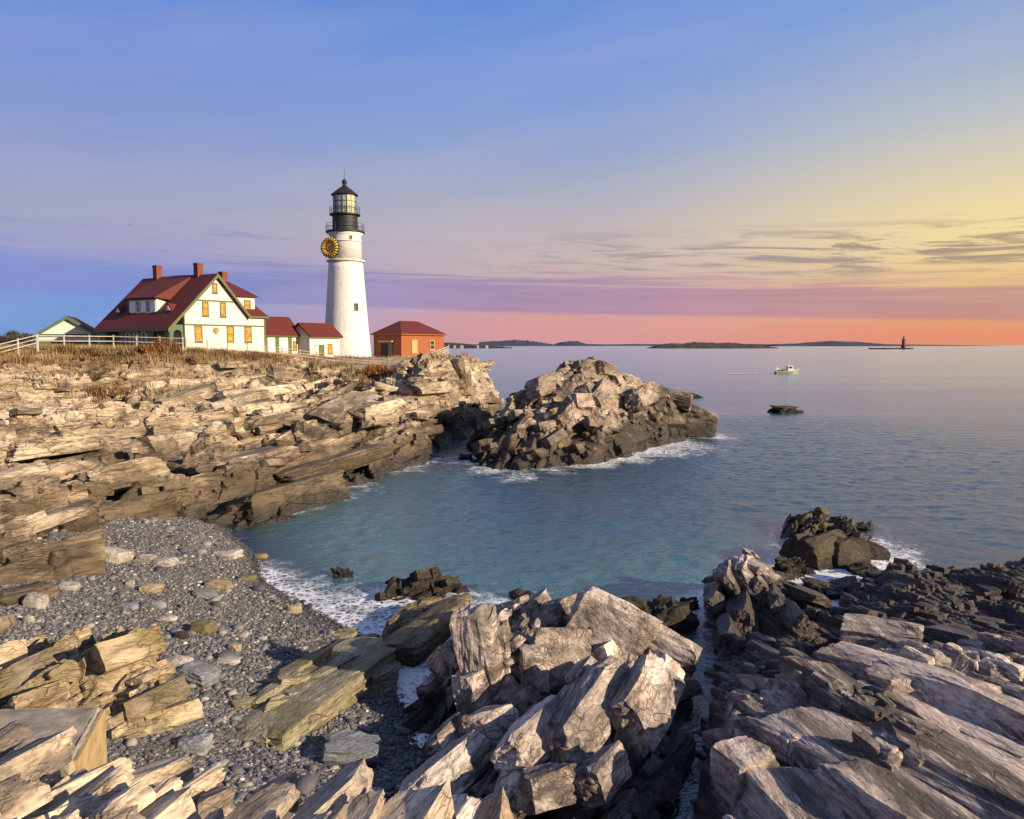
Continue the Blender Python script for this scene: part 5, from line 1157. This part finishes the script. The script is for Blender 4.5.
# churned wake trailing behind
m, t = mat('wake foam'); pos = t.node('NewGeometry').outputs['Position']; nn = t.noise(t.mapping(pos, scale=(.25, 1.2, 1)), .9, 5, .65)
finish(t, t.node('MixShader', None, i0=t.sstep(nn, .38, .58), i1=t.node('BsdfTransparent'), i2=t.node('BsdfDiffuse', None, Color=(.7, .7, .72, 1)))); M['wake'] = m
wk = []; n = 40
for i in range(n + 1):
    s_ = i / n; x = bp[0] - 4.4 - s_ * 18; hw = .9 + 2.0 * s_ ** .7
    for q in (-1, -.4, .4, 1): wk.append((x, bp[1] - s_ * 3 + q * hw, .16 + .10 * (1 - s_) * math.sin(i * 1.3)))
idx = np.arange(4 * (n + 1)).reshape(n + 1, 4); f = np.stack([idx[:-1, :-1], idx[:-1, 1:], idx[1:, 1:], idx[1:, :-1]], -1).reshape(-1, 4)
o = np_mesh('wake', wk, f, M['wake'], None, True); tag(o, 'white churned wake behind the boat', 'wake', kind='stuff')
# gull
g = P(130, 225, 190); gm = simple('gull grey', (.22, .22, .24, 1), .7, .1)
gull = empty('gull', tuple(g), R(20)); tag(gull, 'gull gliding in the sky above the shed', 'bird')
m = MB(); vs = []; fs = []
pr = [(-.55, .01), (-.42, .06), (-.1, .10), (.15, .11), (.35, .07), (.5, .06), (.6, .01)]
for x, r_ in pr:
    for k in range(8): a = 2 * math.pi * k / 8; vs.append((x, r_ * math.cos(a), r_ * math.sin(a)))
for i in range(len(pr) - 1):
    for k in range(8): fs.append((i * 8 + k, i * 8 + (k + 1) % 8, (i + 1) * 8 + (k + 1) % 8, (i + 1) * 8 + k))
m.add(vs, fs)
for s_ in (-1, 1):
    prev = None
    for k in range(7):
        u = k / 6; y_ = s_ * (.05 + .72 * u); z_ = .05 + .22 * math.sin(u * 2.2) - .10 * u; c_ = .16 * (1 - u * .8); x_ = .08 + .10 * math.sin(u * 3) - .2 * u * u
        cur = [(x_ + c_, y_, z_), (x_ - c_, y_, z_ - .01), (x_, y_, z_ + .025 * (1 - u))]
        if prev: m.add(prev + cur, [(0, 3, 5, 2), (2, 5, 4, 1), (1, 4, 3, 0)])
        prev = cur
m.build('body', gm, gull, smooth=True)
# ------------------------------------------------------------------ concrete remnant among the ledges
M['concrete'] = simple('old concrete', (.30, .26, .20, 1), .9, .34, 2.2, .8)
M['concrete_edge'] = simple('ochre stained concrete', (.36, .26, .13, 1), .9, .2, 4, .5)
a = P(-70, 706, 11.7); b = P(102, 703, 11.8); c_ = P(72, 752, 10.2); d_ = P(-80, 752, 10.2); zt = P(60, 706, 11.8)[2]
con = empty('concrete_footing', (-7, 11, zt)); tag(con, 'flat grey concrete slab with an ochre stained end at the left edge', 'concrete slab')
po = [(p[0] + 7, p[1] - 11) for p in (a, b, c_, d_)]
m = MB(); m.prism(po, 'z', -1.6, 0); o = m.build('slab', M['concrete'], con, bevel=.05)
from mathutils import noise as mnoise
bm = bmesh.new(); bm.from_mesh(o.data); bmesh.ops.triangulate(bm, faces=bm.faces[:])
for _ in range(5): bmesh.ops.subdivide_edges(bm, edges=[e for e in bm.edges if e.calc_length() > .12], cuts=1)
bm.normal_update()
for v in bm.verts:
    q = v.co * 2.6; v.co += v.normal * (.035 * mnoise.noise(q) + .022 * mnoise.noise(q * 3.1) + .014 * mnoise.noise(q * 8))
bm.to_mesh(o.data); bm.free()
e0, e1 = Vector(po[1] + (0,)), Vector(po[2] + (0,)); dn = (e1 - e0).normalized(); on = Vector((-dn.y, dn.x, 0)); on = on if on.x > 0 else -on
m = MB(); q0 = e0 + dn * .05; q1 = e1 - dn * .05
m.prism([(q0.x, q0.y), (q1.x, q1.y), (q1.x + on.x * .05, q1.y + on.y * .05), (q0.x + on.x * .05, q0.y + on.y * .05)], 'z', -1.6, -.03); m.build('stained_end', M['concrete_edge'], con)

# ------------------------------------------------------------------ loose boulders on the shingle
def stone(name, pale, dark, rough=.75):
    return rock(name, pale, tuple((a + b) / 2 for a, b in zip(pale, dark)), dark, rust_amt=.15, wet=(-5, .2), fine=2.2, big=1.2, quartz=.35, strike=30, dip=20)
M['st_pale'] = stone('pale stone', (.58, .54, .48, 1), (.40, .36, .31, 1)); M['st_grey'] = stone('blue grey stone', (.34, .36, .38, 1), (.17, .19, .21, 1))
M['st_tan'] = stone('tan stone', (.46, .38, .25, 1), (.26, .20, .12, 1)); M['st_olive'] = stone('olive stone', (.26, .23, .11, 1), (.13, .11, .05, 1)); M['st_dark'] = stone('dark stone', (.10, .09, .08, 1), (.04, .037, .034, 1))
GB = 'loose boulders on the shingle beach'
BS = [(108, 562, 30, 15, 'st_pale', 'pale pinkish slab leaning at the foot of the left outcrop'), (122, 560, 18, 12, 'st_pale', 'small pale block right against the pinkish leaning slab'), (143, 563, 20, 9, 'st_pale', 'flat pale stone between the leaning slab and the long white wedge'),
      (160, 567, 28, 10, 'st_pale', 'long white wedge-shaped stone high on the beach'), (226, 558, 26, 8, 'st_pale', 'flat pale stone high on the beach close to the water'), (129, 586, 9, 7, 'st_pale', 'small white cobble alone left of the brownish tilted stone'),
      (149, 593, 22, 11, 'st_tan', 'brownish tilted stone in the middle of the upper beach'), (216, 589, 28, 10, 'st_tan', 'tan yellowish low boulder near the water'), (245, 581, 18, 6, 'st_olive', 'low dark olive stone at the edge of the wet shingle'),
      (260, 559, 13, 6, 'st_tan', 'small tan rock right at the waterline'), (203, 598, 24, 8, 'st_grey', 'flat grey stone just below the tan yellowish boulder'), (157, 608, 15, 8, 'st_grey', 'bluish grey stone below the brownish tilted stone'), (126, 609, 17, 5, 'st_grey', 'thin grey flat stone left of the bluish one'),
      (164, 622, 21, 6, 'st_pale', 'long pale loaf-shaped stone in the middle of the beach'), (199, 634, 27, 14, 'st_olive', 'square olive boulder in the middle of the beach'), (180, 639, 13, 9, 'st_dark', 'dark stone touching the left side of the square olive boulder'),
      (234, 651, 13, 8, 'st_tan', 'small round tan boulder above the flat pale sliver'), (226, 664, 24, 5, 'st_pale', 'flat pale sliver of stone below the round tan boulder'), (214, 627, 11, 4, 'st_grey', 'small grey flat stone right of the square olive boulder'), (243, 637, 10, 4, 'st_pale', 'small pale stone left of the olive slab top'),
      (176, 672, 30, 18, 'st_pale', 'large pale grey flat boulder at the right end of the weedy outcrop'), (193, 683, 42, 17, 'st_grey', 'large blue-grey veined boulder beside the weedy outcrop'), (172, 702, 24, 14, 'st_tan', 'tan block in front of the blue-grey veined boulder'),
      (293, 613, 15, 9, 'st_tan', 'tan cobble by the top corner of the olive slab'), (34, 608, 20, 17, 'st_pale', 'angular white block leaning on the outcrop at the left edge'), (27, 623, 12, 9, 'st_pale', 'smaller white block below the angular one'), (64, 590, 24, 7, 'st_pale', 'pale flat stone under the tan ledge at the top of the beach'),
      (130, 724, 54, 36, 'st_olive', 'big rounded olive boulder beside the concrete slab'), (193, 752, 30, 18, 'st_grey', 'bluish wedge stone behind the near tan ledge'), (350, 766, 60, 26, 'st_grey', 'wide blue-grey slab lying on the cobbles at the bottom of the beach'), (262, 640, 9, 5, 'st_pale', 'small pale stone beside the left edge of the olive slab')]
rs = random.Random(8)
bt = lambda x, y: float(beach_z(np.array([x]), np.array([y]))[0])
def seat(px, py):
    z = 1.0
    for _ in range(12):
        p = Z(px, py, z); z = .5 * z + .5 * bt(p[0], p[1])
    return p[0], p[1], z
for i, (px, py, wp, hp, mt, lab) in enumerate(BS):
    x, y, z = seat(px, py); sc = y / FPX; wd = wp * sc; h = max(hp * sc * .8, .12)
    rock_thing('boulder', lab, (x, y + wd * .25, z + h * .28), (wd * 1.05, wd * .7, h * 1.35), (rs.uniform(-.12, .12), rs.uniform(-.12, .12), rs.uniform(-.35, .35)), M[mt], 'boulder', GB, i * 5 + 1, 2, rs.uniform(.4, .65), rs.uniform(.25, .7), .06)
# rocks standing in the water
GW = 'dark rocks awash'
for i, (px, py, wp, hp, lab) in enumerate([(342, 577, 16, 6, 'small dark rock awash off the shingle beach'), (521, 600, 20, 7, 'low dark rock awash behind the jagged crag'), (788, 413, 27, 6, 'lone low dark rock out in the open water below the boat'),
                                           (664, 632, 54, 30, 'rounded black rock at the right foot of the jagged crag'), (690, 610, 16, 10, 'small black rock in the mouth of the dark crevice'), (790, 578, 28, 17, 'dark knob of rock in the foam right behind the ledge peak'), (808, 574, 12, 6, 'little dark rock next to the dark knob in the foam'),
                                           (866, 574, 26, 9, 'dark rock in the foam under the right end of the big dark rock'), (842, 598, 52, 12, 'long low dark rock between the foam and the right ledge'), (822, 566, 14, 4, 'tiny dark rock awash under the big dark rock'),
                                           (466, 460, 12, 5, 'small dark rock in the channel left of the islet'), (684, 398, 30, 4, 'flat dark spit behind the right end of the islet')]):
    p = Z(px, py, 0); sc = p[1] / FPX; wd = wp * sc; h = hp * sc
    rock_thing('sea_rock', lab, (p[0], p[1] + wd * .25, h * .1), (wd * 1.1, wd * .75, h * 1.7), (rs.uniform(-.1, .1), rs.uniform(-.1, .1), rs.uniform(-.4, .4)), M['dark_rock'], 'rock', GW, i * 7 + 2, 3, .4, .3, .26)
# blocks lying on the right ledge
# ------------------------------------------------------------------ cobbles
def pebble_mat():
    m, t = mat('cobbles'); v = t.node('Attribute', {'attribute_name': 'tone'}).outputs['Fac']; pos = t.node('NewGeometry').outputs['Position']
    c = t.ramp(v, [(0, (.045, .046, .05, 1)), (.3, (.10, .10, .105, 1)), (.55, (.19, .185, .18, 1)), (.75, (.30, .27, .23, 1)), (.9, (.48, .44, .39, 1)), (1, (.72, .69, .65, 1))])
    c = t.mix(t.mapr(t.noise(pos, 14, 3), .3, .7, 0, .45), c, t.mix(1.0, c, (.5, .5, .5, 1), 'MULTIPLY'))
    zz = t.node('SeparateXYZ', None, i0=pos).outputs[2]; wet = t.math('SUBTRACT', 1.0, t.sstep(zz, .05, .38))
    c = t.mix(t.math('MULTIPLY', wet, .72), c, (.018, .017, .017, 1))
    b = t.node('BsdfPrincipled', None, Base_Color=c, Roughness=t.mapr(wet, 0, 1, .75, .3)); finish(t, b); return m
def ico(sub):
    bm = bmesh.new(); bmesh.ops.create_icosphere(bm, subdivisions=sub, radius=1.0); bm.verts.ensure_lookup_table()
    V = np.array([v.co[:] for v in bm.verts]); F = np.array([[v.index for v in f.verts] for f in bm.faces]); bm.free(); return V, F
rng = np.random.default_rng(77); IV, IF = ico(1); IV2, IF2 = ico(2)
def cobbles(n, size, sigma, zone):
    x = rng.uniform(-29, 2, n); y = rng.uniform(14.5, 45, n); k = (x > -.66 * y - 5); x, y = x[k], y[k]
    z = beach_z(x, y); t_ = look(top, x, y, -9.0); k = (z > -.18) & (t_ < z + .35) & (rng.uniform(0, 1, len(x)) < zone(x, y)); x, y, z = x[k], y[k], z[k]
    r_ = size * np.exp(rng.normal(0, sigma, len(x))); return x, y, z, r_
parts = [cobbles(108000, .034, .42, lambda x, y: np.clip((y - 17) / 8, .15, 1)), cobbles(82000, .037, .42, lambda x, y: np.clip(1.5 - (y - 17) / 9, .10, 1)), cobbles(900, .12, .35, lambda x, y: np.ones(len(x)))]
VV = []; FF = []; TT = []; base = 0
for i, (x, y, z, r_) in enumerate(parts):
    iv, jf = (IV, IF) if i == 0 else (IV2, IF2); n = len(x); a = rng.uniform(0, 6.28, n); ca, sa = np.cos(a), np.sin(a)
    sx = r_ * rng.uniform(.9, 1.5, n); sy = r_ * rng.uniform(.7, 1.1, n); sz = r_ * rng.uniform(.45, .75, n)
    px_ = iv[None, :, 0] * sx[:, None]; py_ = iv[None, :, 1] * sy[:, None]; pz_ = iv[None, :, 2] * sz[:, None] + (.15 * px_ * rng.normal(0, 1, n)[:, None])
    V = np.stack([px_ * ca[:, None] - py_ * sa[:, None] + x[:, None], px_ * sa[:, None] + py_ * ca[:, None] + y[:, None], pz_ + (z + sz * .35)[:, None]], -1)
    tn = np.clip(rng.beta(1.8, 3.4, n) + (.35 * (rng.uniform(0, 1, n) < .05)), 0, 1)
    VV.append(V.reshape(-1, 3)); FF.append((jf[None] + (np.arange(n) * len(iv))[:, None, None]).reshape(-1, 3) + base); TT.append(np.repeat(tn, len(iv))); base += n * len(iv)
o = np_mesh('cobbles', np.concatenate(VV), np.concatenate(FF), pebble_mat(), None, True); attr(o, 'tone', np.concatenate(TT))
tag(o, 'grey and pale cobbles covering the beach', 'cobbles', kind='stuff')
